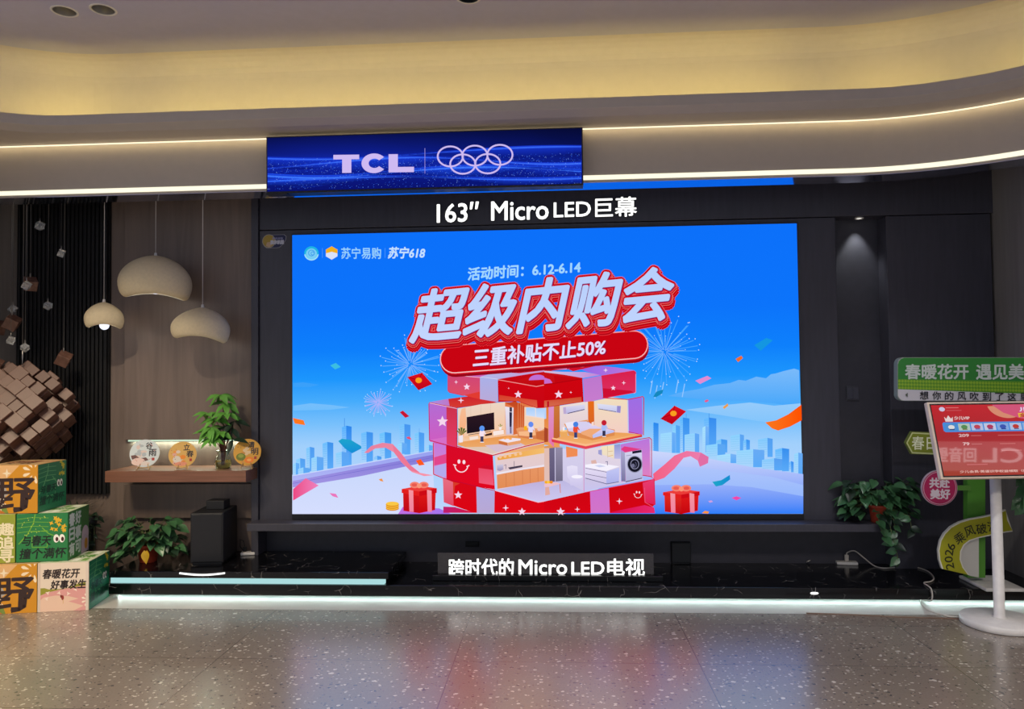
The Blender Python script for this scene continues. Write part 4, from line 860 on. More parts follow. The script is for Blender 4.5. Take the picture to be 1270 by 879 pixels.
def front_green(A):
    bg(A, GRN); green_lines(A, (120,178,50)); flowers(A, .80,.22,.13,.16,13,2); rnd = random.Random(9); A.dots([(rnd.uniform(.1,.6), rnd.uniform(.04,.5), .010) for _ in range(22)], (210,214,90)); eyes(A, .83,.53)
    K = (18,34,24); A.tbox('与春天',.10,.46,.66,.66,K,.006,.03); A.tbox('撞个满怀',.06,.72,.95,.93,K,.006,.03)
def side_green(A):
    bg(A, (20,118,78)); green_lines(A, (110,184,120)); flowers(A, .84,.18,.10,.16,12,6,(206,190,40)); eyes(A, .76,.47,.9)
    K = (8,62,48); A.tbox('与春天',.08,.46,.62,.62,K,.006,.03); A.tbox('撞个满怀',.06,.68,.9,.86,K,.006,.03)
def side_words(A):
    bg(A, (70,120,62)); A.rect(.004,.03,.62,.996,(64,140,70)); A.ell(.82,.62,.17,.2,(206,180,196)); A.poly([(.62,.72),(.8,.6),(.99,.7),(.99,.99),(.62,.99)], (200,172,190)); A.ell(.86,.82,.08,.12,(206,140,40))
    for i, ch in enumerate('春日有'): A.tbox(ch,.06,.05+i*.31,.3,.31+i*.31,(232,238,230),.014)
    for i, ch in enumerate('好事可'): A.tbox(ch,.34,.05+i*.31,.6,.31+i*.31,(220,230,220),.014)
def top_words(A):
    bg(A, (206,214,180))
    for i in range(3):
        for j in range(5): A.rect(.06+j*.18,.08+i*.3,.18+j*.18,.3+i*.3,(240,242,226) if (i+j) % 3 else (120,168,80))
    A.tbox('春日有好事',.08,.36,.92,.62,(96,148,70),.01)
def top_orange(A): bg(A, (206,170,120)); A.tbox('野趣',.1,.2,.7,.8,(90,60,40),.01); A.line([(.05,.5),(.95,.3)], .06, (190,90,60))
def front_pink(A):
    bg(A, (230,212,192)); A.poly([(.004,.56),(.06,.51),(.14,.51),(.22,.54),(.4,.54),(.6,.52),(.8,.44),(.92,.42),(.996,.46),(.996,.996),(.004,.996)], (150,148,44)); A.poly([(.004,.68),(.2,.60),(.5,.54),(.8,.50),(.996,.49),(.996,.996),(.004,.996)], (222,158,152)); A.poly([(.004,.80),(.12,.70),(.35,.67),(.6,.69),(.8,.75),(.6,.80),(.9,.9),(.7,.996),(.004,.996)], (232,196,172))
    for x, y in ((.2,.61),(.42,.62),(.6,.64),(.74,.56),(.18,.73)): A.star(x, y, .05, (244,222,206), 3, .35, x*7)
    petals(A, 1.0,.78,.14,(244,226,206)); A.ell(.49,.72,.026,.05,(150,50,44)); A.ell(.46,.69,.018,.03,(120,50,30)); A.line([(.5,.76),(.5,.84)], .012, (214,170,110)); A.rect(.004,.004,.06,.996,(216,196,178)); A.rect(.94,.004,.996,.996,(222,204,188))
    K = (40,24,22); A.tbox('春暖花开',.09,.13,.80,.32,K,.006,.03); A.tbox('好事发生',.25,.36,.93,.54,K,.006,.03)
def front_lime(A):
    bg(A, (150,160,52)); A.dots([(random.Random(i).uniform(.05,.6), random.Random(i+50).uniform(.05,.95), .014) for i in range(26)], (206,196,90))
    A.poly([(.004,.5),(.4,.62),(.5,.996),(.004,.996)], (110,140,60))
    for i, ch in enumerate('趣追寻'): A.tbox(ch,.70,.18+i*.275,.97,.43+i*.275,(238,226,190),.009)
def plain_green(A): bg(A, (40,120,66))
S_ = .306; RZ = math.radians(10)
fr = at_z(110,756.5,0)
c, s_ = math.cos(RZ), math.sin(RZ)
card_box(fr.x, fr.y, 0, RZ, S_, (214,196,176), front_pink, side_green, top_words, 'cream and pink carton with handwritten line, bottom right of the stack')
card_box(fr.x-(S_+.003)*c, fr.y-(S_+.003)*s_, 0, RZ, S_, (200,136,30), front_orange, plain_green, top_orange, 'orange carton with one big dark character, bottom row of the stack')
f2 = at_y(84,697,fr.y+.01); RZ2 = math.radians(11); zz = S_+.003
card_box(f2.x, f2.y, zz, RZ2, S_, (40,120,66), front_green, side_words, top_words, 'green carton with googly eyes and yellow flowers in the middle row of the stack')
card_box(f2.x-(S_+.006)*math.cos(RZ2), f2.y-(S_+.006)*math.sin(RZ2), zz, RZ2, S_, (150,160,52), front_lime, plain_green, top_words, 'lime green carton with three cream characters, cut by the left edge in the middle row')
f3 = at_y(46.5,637,fr.y-.03); RZ3 = math.radians(4)
card_box(f3.x, f3.y, 2*(S_+.003), RZ3, S_, (200,136,30), front_orange, side_green, top_orange, 'orange carton with one big dark character, alone on top of the stack')

# ------------------------------------------------------------------ plants
def leaf_shape(mb, base, d, up, L, wd, droop=.5, heart=True, mi=0, rnd=random):
    d = d.normalized(); s = d.cross(up)
    if s.length < 1e-3: s = d.cross(Vector((0,1,0)))
    s.normalize(); n = s.cross(d).normalized()
    W_ = ((0,.30 if heart else .05),(.10,.78 if heart else .35),(.28,1.0 if heart else .8),(.5,.86 if heart else 1.0),(.75,.46 if heart else .6),(1,.02)) 
    vs, fs = [], []
    for t, w in W_:
        back = -.10 if (heart and t == 0) else 0
        c = base+d*(L*t)-n*(droop*L*t*t*.55); h = wd*w/2
        vs += [c-s*h+n*h*.28+d*back*L, c, c+s*h+n*h*.28+d*back*L]
    for i in range(len(W_)-1): fs += [(3*i,3*i+1,3*i+4,3*i+3),(3*i+1,3*i+2,3*i+5,3*i+4)]
    mb.add(vs, fs, None, mi, True)
def pothos(name, loc, seed, n, rx, ry, h, pot_r, pot_h, label, trails=(), lsz=.075, leafm='leaf', yellow=False, pot_mat='red', dz=0, flat=.55):
    rnd = random.Random(seed); root = empty(name, loc, label, 'plant', 'potted leafy plants')
    if pot_r:
        r = pot_r; MB().lathe([(.0001,0),(r*.72,0),(r*.76,.004),(r*.95,pot_h*.86),(r*1.06,pot_h*.87),(r*1.08,pot_h),(r*.98,pot_h),(r*.9,pot_h*.9),(.0001,pot_h*.88)], (0,0,dz), 32).build('pot', M[pot_mat], root)
    fo, st = MB(), MB(); top = Vector((0,0,dz+pot_h*.9))
    for i in range(n):
        a = rnd.uniform(0,2*PI); e = rnd.uniform(-.25,1.0); rr = rnd.uniform(.45,1)
        tip = top+Vector((rx*rr*math.cos(a)*math.cos(e*.8), ry*rr*math.sin(a)*math.cos(e*.8), h*(.15+.85*max(0,math.sin(e)))*rr if e > 0 else h*.5*math.sin(e*2.2)*rr))
        if tip.y < -.02 and abs(tip.x) < pot_r+.02 and tip.z < top.z+.035: continue
        mid = top+(tip-top)*.5+Vector((0,0,.25*h*rnd.random()))
        if i % 2 == 0: st.tube([top+Vector((rnd.uniform(-.4,.4)*pot_r,rnd.uniform(-.4,.4)*pot_r,-.01)), mid, tip], .0022, 5)
        L = lsz*rnd.uniform(.75,1.3); dr = Vector((math.cos(a)+rnd.uniform(-.5,.5), math.sin(a)-.35+rnd.uniform(-.5,.5), rnd.uniform(-.75,.1)))
        leaf_shape(fo, tip, dr, Vector((rnd.uniform(-.3,.3),rnd.uniform(-.7,.1),1)), L, L*.78, rnd.uniform(.2,.7), mi=0 if rnd.random() < .8 else 1)
    for T in trails:                                   # hanging vines as polylines relative to the pot
        T = [Vector(p) for p in T]; st.tube(T, .0025, 5)
        for p, q in zip(T, T[1:]):
            m_ = max(2, int((q-p).length/.035))
            for k in range(m_):
                c = p+(q-p)*(k+rnd.random())/m_; a = rnd.uniform(0,2*PI); L = lsz*rnd.uniform(.6,1.05)
                leaf_shape(fo, c, Vector((math.cos(a),math.sin(a)-.3,rnd.uniform(-1,-.1))), Vector((0,-1,.6)), L, L*.75, .4, mi=0 if rnd.random() < .7 else 1)
    fo.build('foliage', [M[leafm], M['leafd']], root); st.build('stems', M['stem'], root)
    if yellow:
        y = MB(); leaf_shape(y, Vector((.055,-.13,.10)), Vector((.1,-.2,-1)), Vector((0,-1,.2)), .085, .06, .2); y.build('yellow_leaf', M['yleaf'], root)
    return root
p = at_z(184,696,.182)
pothos('potted_pothos', (p.x, p.y-.0, .182), 3, 210, .24, .17, .22, .074, .125, 'wide bushy pothos in a red pot on the marble slab left of the black speaker', trails=[[(.0,0,.11),(-.12,-.05,.10),(-.2,-.06,.02)],[(0,0,.11),(-.13,-.08,.06),(-.15,-.12,.02)],[(0,0,.11),(.16,-.03,.1),(.2,-.05,.05)]], yellow=True)
p = at_y(1091,652,-.06)
pothos('potted_pothos', (p.x-.01, -.065, .435), 8, 170, .27, .12, .25, .06, .12, 'pothos in a red pot trailing off the right end of the charcoal ledge', trails=[[(.0,-.02,.11),(.05,-.12,.04),(.06,-.13,-.1),(.04,-.12,-.2)],[(0,-.02,.11),(-.05,-.12,.02),(-.01,-.13,-.1)],[(.02,0,.11),(.16,-.1,.06),(.17,-.12,-.06)],[(.0,-.02,.11),(.02,-.13,.0),(.06,-.14,-.2),(.05,-.14,-.265)]], lsz=.078)
p = at_y(119,640,-.1)
pothos('trailing_plant', (at_y(113,640,-.16).x,-.22,0), 21, 36, .08, .07, .09, .07, .50, 'small dark trailing plant against the oak wall, half hidden behind the cartons', trails=[[(.02,-.02,.46),(.10,-.06,.44),(.11,-.07,.3),(.08,-.07,.16)],[(.02,-.02,.46),(.08,-.07,.4),(.07,-.08,.22)]], lsz=.05, leafm='leafd', pot_mat='black')
g_ = empty('grass_plant', (at_y(94,620,-.03).x,-.03,0), 'spiky dark grass plant peeking out behind the top of the carton stack', 'plant', 'potted leafy plants')
MB().lathe([(.0001,0),(.05,0),(.06,.5),(.05,.5),(.0001,.48)], n=24).build('pot', M['black'], g_)
fo = MB(); rnd = random.Random(2)
for i in range(70):
    a = rnd.uniform(0,2*PI); leaf_shape(fo, Vector((rnd.uniform(-.04,.04),rnd.uniform(-.04,.04),.48)), Vector((math.cos(a),math.sin(a)*.6,rnd.uniform(.5,1.6))), Vector((0,0,1)), rnd.uniform(.08,.17), .008, 1.2, False)
fo.build('foliage', M['leafd'], g_)
# vase with a money tree
p = at_z(266,584,ZS); v_ = empty('glass_vase', (p.x,-.075,ZS), 'glass vase of yellowish water with a leafy green sprig on the wooden shelf', 'vase')
VP = [(.0001,.0),(.042,.001),(.054,.013),(.059,.04),(.054,.070),(.043,.097),(.040,.114),(.042,.122),(.050,.126)]
MB().lathe(VP+[(.050,.129),(.040,.125),(.037,.114),(.040,.096),(.051,.070),(.056,.04),(.051,.015),(.040,.005),(.0001,.004)], n=36).build('vase', M['glass'], v_)
MB().lathe([(.0001,.0045),(.0395,.0055),(.0505,.0155),(.0555,.04),(.0525,.062),(.0001,.062)], n=36).build('water', M['water'], v_)
st, fo = MB(), MB(); rnd = random.Random(12)
heads = [((0,0,.03),(.0,.0,.16),(-.03,.0,.30),(-.05,-.02,.36),0),((.005,0,.03),(.01,0,.18),(.02,0,.34),(.03,-.01,.47),0),((-.005,0,.03),(-.01,-.02,.15),(-.05,-.04,.22),(-.08,-.05,.27),0),((0,.005,.03),(-.02,-.01,.17),(-.01,-.03,.25),(.01,-.05,.27),0),((0,0,.03),(.02,0,.16),(.05,0,.25),(.065,-.01,.29),1),((0,0,.03),(.02,-.01,.16),(.06,-.02,.22),(.085,-.03,.21),1),((0,0,.03),(.02,0,.15),(.05,0,.28),(.08,0,.34),1),((0,0,.03),(-.02,0,.2),(-.08,0,.35),(-.10,-.02,.40),0),((0,0,.03),(0,0,.2),(.0,0,.42),(-.01,-.01,.53),0),((0,0,.03),(-.01,0,.18),(-.05,-.03,.25),(-.06,-.06,.30),0),((0,0,.03),(0,0,.16),(-.03,-.04,.2),(-.045,-.08,.22),0),((0,0,.03),(.01,0,.2),(.04,-.02,.34),(.05,-.04,.40),0)]
for a_, b_, c_, d_, mi in heads:
    st.tube([a_,b_,c_,d_], [.005,.004,.0025,.0015], 6); hd_ = Vector(d_)
    for k in range(6 if mi == 0 else 5):
        a = 2*PI*k/6+rnd.uniform(-.25,.25); L = rnd.uniform(.09,.14)
        leaf_shape(fo, hd_, Vector((math.cos(a),math.sin(a)*.8-.25,rnd.uniform(-.7,.15) if mi == 0 else rnd.uniform(-1.2,.2))), Vector((0,-.6,1)), L, L*.40, .6, False, mi)
st.build('stems', M['bark'], v_); fo.build('foliage', [M['leaf2'], M['leafd']], v_)
# round plates on little easels
def plate(px, py, r_px, y, kind, label, rz=.15):
    c_ = at_y(px, py, y); r = r_px/917*(y+5.27)
    root = empty('display_plate', (c_.x, y, ZS), label, 'plate', 'round decorated plates on small stands')
    tilt = Matrix.Rotation(-.22,4,'X'); zc = c_.z-ZS
    T_ = Matrix.Translation((0,0,zc)) @ Matrix.Rotation(rz,4,'Z') @ tilt
    mb = MB(); base = {0:(214,224,226),1:(222,176,92),2:(216,160,54)}[kind]
    b = bmesh.new(); bmesh.ops.create_cone(b, cap_ends=True, segments=48, radius1=r, radius2=r, depth=.006)
    b.transform(Matrix.Rotation(PI/2,4,'X')); mb.bm(b, T_, lin(base), 0)
    A = Art(lambda u, v, h: T_ @ Vector((u*r, -.0036-h, -v*r)), 2e-5, mb); rnd = random.Random(kind+3)
    A.ell(0,0,.985,.985,base,n=48); K = (36,32,40)
    if kind == 0:
        for i in range(10): A.ell(rnd.uniform(-.5,.1), rnd.uniform(-.55,.2), rnd.uniform(.1,.22), rnd.uniform(.08,.16), rnd.choice([(196,204,206),(226,206,196),(180,190,196)]))
        A.poly([(-.9,.15),(-.6,.1),(-.3,.35),(.1,.3),(.3,.5),(-.1,.62),(-.5,.45),(-.82,.42)], (110,70,66)); A.ell(-.4,.6,.45,.28,(236,206,196)); A.ell(.1,.75,.3,.16,(226,214,206)); W2 = ('谷','雨')
    elif kind == 1:
        for i in range(9): A.ell(rnd.uniform(-.7,.1), rnd.uniform(-.3,.7), .16, .12, rnd.choice([(226,206,190),(236,150,60),(226,170,150)]))
        A.ell(.02,.2,.22,.16,(240,140,30)); A.ell(-.4,.35,.28,.26,(226,214,200)); A.ell(-.1,.72,.45,.16,(230,150,120)); W2 = ('立','春')
    else:
        for i in range(7): A.ell(rnd.uniform(-.6,.2), rnd.uniform(-.6,.2), .16, .12, rnd.choice([(226,196,150),(206,140,60)]))
        A.ell(-.45,.35,.34,.28,(110,124,34)); A.ell(-.45,.28,.2,.14,(150,160,60)); A.ell(.15,.6,.34,.24,(240,130,30)); A.ell(.15,.6,.16,.1,(250,180,90)); W2 = ('清','明')
    A.tbox(W2[0],.06,-.78,.5,-.32,K,.012); A.tbox(W2[1],.28,-.28,.78,.22,K,.012); A.rect(.5,.34,.68,.54,(176,50,40))
    for i in range(14): a = rnd.uniform(0,6.28); q = rnd.uniform(.5,.9); A.dots([(q*math.cos(a)*.9-.1, q*math.sin(a)*.9, .035)], rnd.choice([(60,56,60),(190,110,70),(206,90,70)]))
    mb.build('plate', M['art'], root, attr=True)
    zb = zc-r+.006; st = MB(); R2 = Matrix.Rotation(rz,4,'Z')
    def tb(a, b): st.tube([R2 @ Vector(a), R2 @ Vector(b)], .0028, 6)
    yb = r*math.sin(.22)*-1
    tb((-.04,yb-.014,zb-.006),(.04,yb-.014,zb-.006)); tb((-.03,yb-.02,zb),(-.04,yb-.03,.003)); tb((.03,yb-.02,zb),(.04,yb-.03,.003)); tb((-.03,yb-.016,zb-.004),(-.012,.03,zc*.9)); tb((.03,yb-.016,zb-.004),(.012,.03,zc*.9)); tb((0,.03,zc*.88),(.03,.062,.003)); tb((-.03,yb-.02,zb-.006),(-.03,.02,zb-.006)); tb((.03,yb-.02,zb-.006),(.03,.02,zb-.006))
    st.build('stand', M['bamboo'], root)
plate(179.5,562,17.6,-.10,0,'pale blue white round plate on a small stand at the left end of the shelf',.30)
plate(226.5,563.5,16.5,-.10,1,'golden round plate with pale flowers on a stand, in the middle of the shelf',.35)
plate(306.8,560.5,16.8,-.10,2,'deep orange round plate with green fruit at the right end of the shelf',.25)

# ------------------------------------------------------------------ black speaker and small gear
def at(px, py, z): return at_z(px, py, z)
p = at(259,700,.182); y0 = p.y; xa_, xb_ = at_y(237,660,y0).x, at_y(276,660,y0).x; zt = at_y(250,636,y0).z
sp = empty('subwoofer', ((xa_+xb_)/2, y0, .182), 'tall black box speaker standing on the marble slab beside the pothos', 'speaker')
hw = (xb_-xa_)/2; hz = zt-.182; dp = .31
R3 = Matrix.Rotation(math.radians(7),4,'Z')
MB().box((-hw,0,.012),(hw,dp,hz), .006, R3).build('cabinet', M['blackm'], sp)
MB().box((-hw+.01,-.004,.02),(hw-.01,.001,hz-.008), .002, R3).build('grille', M['black'], sp)
MB().box((-hw+.012,.012,0),(hw-.012,dp-.01,.012), .002, R3).build('base', M['black'], sp)
wc = R3 @ Vector((.02,.18,hz)); 
o = MB().box((-.068,-.05,0),(.062,.05,.062), .004, Matrix.Translation(wc+sp.location+Vector((0,0,.0008)))).build('black_box', M['blackm'])
tag(recenter(o), 'small matt black box lying on top of the tall black speaker', 'box')
def power_strip(px, py, z, label, rz, Lx):
    c_ = at(px, py, z); root = empty('power_strip', (c_.x,c_.y,z+.0005), label, 'power strip', 'white power strips')
    Rz_ = Matrix.Rotation(rz,4,'Z'); MB().box((-Lx,-.03,0),(Lx,.03,.02), .005, Rz_).build('housing', M['white'], root)
    for k in (-.5,.35): MB().box((-.014+k*Lx,-.014,.0195),(.014+k*Lx,.014,.0212), .001, Rz_).build('outlet', M['cable'], root)
    return c_
c1 = power_strip(308,687.5,.182,'short white power strip with a black plug on the marble slab beside the speaker',.2,.05)
pl1 = Vector((c1.x-.025,c1.y,.204)); mb = MB().box((-.012,-.010,0),(.012,.010,.035), .004, Matrix.Translation(pl1)); mb.tube([pl1+Vector((0,0,.03)),pl1+Vector((-.01,0,.075)),pl1+Vector((-.04,.01,.085)),pl1+Vector((-.05,.03,.03)),pl1+Vector((-.045,.06,.0)),pl1+Vector((-.03,.10,-.017))], .0032, 6)
tag(recenter(mb.build('power_plug', M['bcable'])), 'black plug with bent cable standing in the left power strip', 'plug')
c2 = power_strip(1050,699.5,.1,'white power strip on the plinth below the ledge on the right',-.12,.07)
P_ = lambda px, py, z=.1: at_z(px, py, z)+Vector((0,0,.006))
pl2 = Vector((c2.x,c2.y,.122)); mb = MB().box((-.013,-.011,0),(.013,.011,.045), .004, Matrix.Translation(pl2))
def smooth(pts, k=6):
    pts = [Vector(p) for p in pts]; out_ = []
    for i in range(len(pts)-1):
        a, b, c_, d_ = pts[max(i-1,0)], pts[i], pts[i+1], pts[min(i+2,len(pts)-1)]
        for j in range(k):
            t = j/k; out_.append(.5*((2*b)+(c_-a)*t+(2*a-5*b+4*c_-d_)*t*t+(3*b-a-3*c_+d_)*t**3))
    return out_+[pts[-1]]
yk = c2.y
W3 = [pl2+Vector((0,0,.04)), at_y(1051,685,yk), at_y(1060,683,yk), at_y(1072,692,yk-.02), P_(1085,703), P_(1098,705.5), P_(1112,704.5), P_(1133,704), P_(1150,709), P_(1158,717), P_(1155,722), P_(1146,724)]
e = P_(1146,724); W3 += [Vector((e.x-.01,YF-.008,.10)), Vector((e.x-.012,YF-.009,.03)), at_z(1142,745,0)+Vector((0,0,.006)), at_z(1150,757,0)+Vector((0,0,.006)), at_z(1175,765,0)+Vector((0,0,.006)), at_z(1192,766,0)+Vector((0,0,.006))]
mb.tube(smooth(W3), .0045, 7)
tag(recenter(mb.build('power_cable', M['cable'])), 'white cable curling from the right power strip across the plinth to the round stand base', 'cable')
o = MB().tube(smooth([P_(1040,698),P_(1025,697),P_(1010,694.5),at_y(1003,695.5,.13),Vector((at_y(1001,696,.14).x,.15,.11))]), .004, 7).build('power_cable', M['cable']); tag(recenter(o), 'short white cable running from the right power strip to the dark wall', 'cable')
F_ = lambda px, py: at_z(px, py, 0)+Vector((0,0,.004))
o = MB().tube(smooth([F_(1000,761),F_(1060,763),F_(1110,765.5),F_(1160,767),F_(1190,768)]), .004, 6).build('floor_cable', mat('tan_cable',(120,92,74),.5)); tag(recenter(o), 'thin brown cable lying along the edge of the terrazzo floor', 'cable')
def mini_speaker(px0, px1, py0, py1, z, label):
    b_ = at_z((px0+px1)/2, py1, z); a_, c_ = at_y(px0, py1, b_.y), at_y(px1, py1, b_.y); hz_ = at_y(px0, py0, b_.y).z-z; hw_ = (c_.x-a_.x)/2
    root = empty('satellite_speaker', (b_.x,b_.y,z), label, 'speaker')
    MB().box((-hw_,.002,.004),(hw_,.10,hz_), .004).build('cabinet', M['blackm'], root); MB().box((-hw_+.005,-.003,.01),(hw_-.005,.003,hz_-.006), .001).build('grille', M['black'], root); MB().box((-hw_+.008,.006,0),(hw_-.008,.09,.004)).build('base', M['black'], root)
    return b_
b3 = mini_speaker(833,857,672.5,699,.1,'small black speaker on the plinth right of the glowing plate sign')
o = MB().tube(smooth([b3+Vector((-.02,.10,.04)),b3+Vector((-.06,.12,.02)),b3+Vector((-.13,.10,.004)),b3+Vector((-.2,.06,.004))]), .003, 6).build('speaker_cable', M['cable']); tag(recenter(o), 'short pale cable behind the plate sign leading to the small speaker', 'cable')
w_ = at_y(585.5,674.5,.15); so = empty('wall_socket', (w_.x,.1585,w_.z-.02), 'black socket plate on the dark wall under the ledge', 'socket')
MB().box((-.05,-.012,0),(.05,0,.04), .003).build('plate', M['black'], so); MB().box((-.035,-.0135,.01),(.035,-.012,.03), .001).build('outlet', M['blackm'], so)
w_ = at_y(1057,488,.16); so = empty('wall_switch', (w_.x,.1595,w_.z-.05), 'dark grey switch plate in the narrow wall niche', 'switch')
MB().box((-.045,-.010,0),(.045,0,.105), .003).build('plate', mat('grey_plate',(64,64,72),.35), so)
for k in (-1,1): MB().box((-.019+k*.02,-.014,.012),(.019+k*.02,-.010,.093), .002).build('rocker', mat('grey_rocker',(76,76,86),.3), so)
# niche spotlight
w_ = at_y(1066,264.5,.075); sl_ = empty('niche_spotlight', (w_.x,.085,2.552), 'small lit round spotlight at the top of the narrow wall niche', 'spotlight')
MB().lathe([(.03,0),(.03,-.006),(.024,-.008),(.022,-.003),(.022,0)], n=28).build('trim_ring', M['white'], sl_); MB().disc(.022,-.002,n=28,up=False).build('lens', emit('spot_lens',(250,250,240),2.0), sl_)
light('niche_spot', 'SPOT', (w_.x,.085,2.54), (0,.12,-1), 9, (.95,1,.96), spot=64, radius=.02)
# round corner sticker on the charcoal panel
c_ = at_y(340,298.5,.02); k_ = (at_y(341,298.5,.02)-c_).x
mb = MB(); A = Art(lambda u, v, h: (c_.x+u*k_, .0192-h, c_.z-v*k_), 4e-5, mb)
def oval(L, col): A.poly(L, col)
R0 = [(-6.5-8.3*math.cos(a), .3-8.3*math.sin(a)) for a in [2*PI*i/28 for i in range(28)]]
shp = [(-6,-6.9),(12,-7.1),(14.6,-5),(14.2,-1),(11,4),(6.5,8),(3,8.5),(-9,8.4),(-12,6)]
A.poly([(x*1.05, y*1.06) for x, y in shp], (150,146,150)); A.poly(shp, (30,34,78)); A.poly(R0, (150,146,140)); A.poly([(-6.5+(x+6.5)*.9, .3+(y-.3)*.9) for x, y in R0], (166,140,52)); A.poly([(-9,2),(-4,1),(-2,5),(-6,8),(-10,6)], (190,160,130))
A.tbox('展示机型',-4.5,-.6,12,4.2,(196,196,210),.35); A.tbox('样机体验',-2,-4,11,-1.6,(140,140,180),.1)
o = mb.build('corner_sticker', M['art'], attr=True); tag(recenter(o), 'small yellow and navy sticker on the charcoal panel at the display corner', 'sticker')

# ------------------------------------------------------------------ spring signpost on the right
YP = -.36; p = at_z(1211,716,.1); pxm = (at_y(1211,650,YP).x)
sgp = empty('spring_signpost', (pxm, YP, .1), 'tall green signpost with green white board, pink disc and yellow ribbon, standing on the plinth', 'sign')
L0 = Vector((pxm, YP, .1))
def art_board(name, P, y, th, edge, draw, px_per=None):
    mb = MB(); W_ = [at_y(a, b, y) for a, b in P]
    mb.prism([(w.x, w.z) for w in W_], y+th, y, lambda u, v, w: Vector((u, w, v)), 0, lin(edge))
    A = Art(lambda a, b, h: (lambda q: (q.x, y-.0006-h, q.z))(at_y(a, b, y)), 2.5e-5, mb); draw(A)
    return under(mb.build(name, M['artm'], attr=True), sgp)
def rounded(x0, y0, x1, y1, r, n=6):
    out_ = []
    for cx, cy, a0 in ((x1-r,y0+r,-PI/2),(x1-r,y1-r,0),(x0+r,y1-r,PI/2),(x0+r,y0+r,PI)):
        out_ += [(cx+r*math.cos(a0+PI/2*i/n), cy+r*math.sin(a0+PI/2*i/n)) for i in range(n+1)]
    return out_
xe = 1281
def d_board(A):
    Rr = rounded(1113.6,443.6,xe-.5,496.6,8)
    A.poly(Rr, (214,210,216)); A.poly([(1113.6,482.5)]+[(1113.6,452),(1114.6,448),(1117,445.2),(1121,443.6),(xe-9,443.6),(xe-3,446),(xe-.5,452),(xe-.5,488.5)], (52,138,56))
    A.poly([(1113.6,470),(xe-.5,473),(xe-.5,488),(1113.6,482.5)], (100,160,40))
    for r in range(3):
        for k in range(58):
            x = 1115.5+k*3.7; y = 472.2+r*4.2+(x-1113)*.025
            if x < xe-4 : A.poly([(x,y-2),(x+1.9,y),(x,y+2),(x-1.9,y)], (150,190,50) if (r+k) % 1 == 0 else (60,130,50))
    A.tbox('春暖花开',1122.5,451.8,1200.5,469.8,(212,222,212),.55); A.tbox('遇见美',1210.5,451.5,1269,470.3,(212,222,212),.55)
    for i, ch in enumerate('想你的风吹到了这里'): A.tbox(ch,1140.5+i*15.5,485.2+i*.28,1151+i*15.5,495+i*.28,(28,26,34),.15)
    A.poly([(1122,489.5),(1125.2,487),(1125.2,492)], (90,100,80))
art_board('header_board', rounded(1113,443,xe,497,8), YP-.05, .05, (150,160,146), d_board)
def d_arrow(A):
    A.poly([(1124,549),(1131,536),(1172,538),(1172,564),(1131,562)], (206,214,150)); A.poly([(1125.6,549),(1132,537.6),(1172,539.6),(1172,562.4),(1132,560.4)], (128,140,40)); A.tbox('春日',1131,541,1160,557.5,(232,236,206),.2)
art_board('arrow_board', [(1123,549),(1130.5,535),(1200,538),(1200,565),(1130.5,563)], YP-.03, .025, (110,120,50), d_arrow)
def circ(cx, cy, r, n=40): return [(cx+r*math.cos(2*PI*i/n), cy+r*math.sin(2*PI*i/n)) for i in range(n)]
def d_disc(A):
    A.poly(circ(1165.5,605,21.4), (196,36,96)); A.ring(1165.5,605,20,20,.8,(236,190,206)); A.tbox('共赴',1153,592.5,1177.5,604.5,(244,226,232),.55); A.tbox('美好',1154,606.5,1178,618.5,(244,226,232),.55)
art_board('round_board', circ(1165.5,605,22), YP-.04, .02, (206,180,190), d_disc)
art_board('board_arm', [(1184,602),(1204,602),(1204,608),(1184,608)], YP-.02, .012, (96,150,60), lambda A: None)
def d_post(A): A.rect(1200.5,440,1221.5,713,(92,160,52))
art_board('post', [(1200,500),(1222,500),(1222,716.3),(1200,716.3)], YP-.01, .05, (86,150,50), lambda A: None)
# yellow ribbon board
ctr = [(1176.5,708),(1172,700),(1170,690),(1171.5,678),(1177,666),(1186,656),(1198,650),(1210,646),(1224,642),(1238,636),(1248,630)]
outer = [(1168,705),(1164.5,694),(1163.5,682),(1166,670),(1171,661),(1179,653),(1190,647),(1203,643),(1218,640.5),(1234,637),(1247,631.5)]
inner_ = [(1202,713),(1195,704),(1191.5,694),(1192,684),(1196,676),(1203,670.5),(1214,667),(1226,664.5),(1238,662),(1248,660),(1256,659)]
cut = [(1251,645)]
RB_ = outer+cut+inner_[::-1]
def d_rib(A):
    cx, cy = 1205, 675
    A.poly(RB_, (232,230,214)); m_ = len(outer)
    def inset(O, I, t): return [(o[0]+(i[0]-o[0])*t, o[1]+(i[1]-o[1])*t) for o, i in zip(O, I)]
    A.poly(inset(outer, inner_, .06)+[(1249,645)]+inset(outer, inner_, .95)[::-1], (172,170,28))
    K = (36,40,20)
    for ch, x, y, a, s in (('2',1178,702,-1.75,5),('0',1176.5,693.5,-1.6,5),('2',1177,685,-1.4,5),('6',1179.5,677.5,-1.1,5),('乘',1190,667,-.55,6.4),('风',1202.5,658.5,-.38,6.4),('破',1217,655.5,-.2,6.4),('浪',1231,651.5,-.28,6.4)):
        ca, sa = math.cos(a), math.sin(a); w = s*.72 if ch in '026' else s
        A.text(ch, [(x+ca*u*w-sa*v*s, y+sa*u*w+ca*v*s) for u, v in ((-1,-1),(1,-1),(1,1),(-1,1))], K, .18)
art_board('ribbon_board', RB_, YP-.06, .018, (214,212,196), d_rib)
art_board('ribbon_lining', [(1203,670.5),(1214,667),(1214,716),(1203,714),(1195,704),(1191.5,694),(1192,684),(1196,676)], YP-.035, .012, (206,204,196), lambda A: None)
b0, b1 = at_z(1187,716,.1), at_z(1233,716,.1)
under(MB().box((b0.x,YP-.17,.1003),(b1.x,YP+.14,.122), .008).build('base', M['white']), sgp)

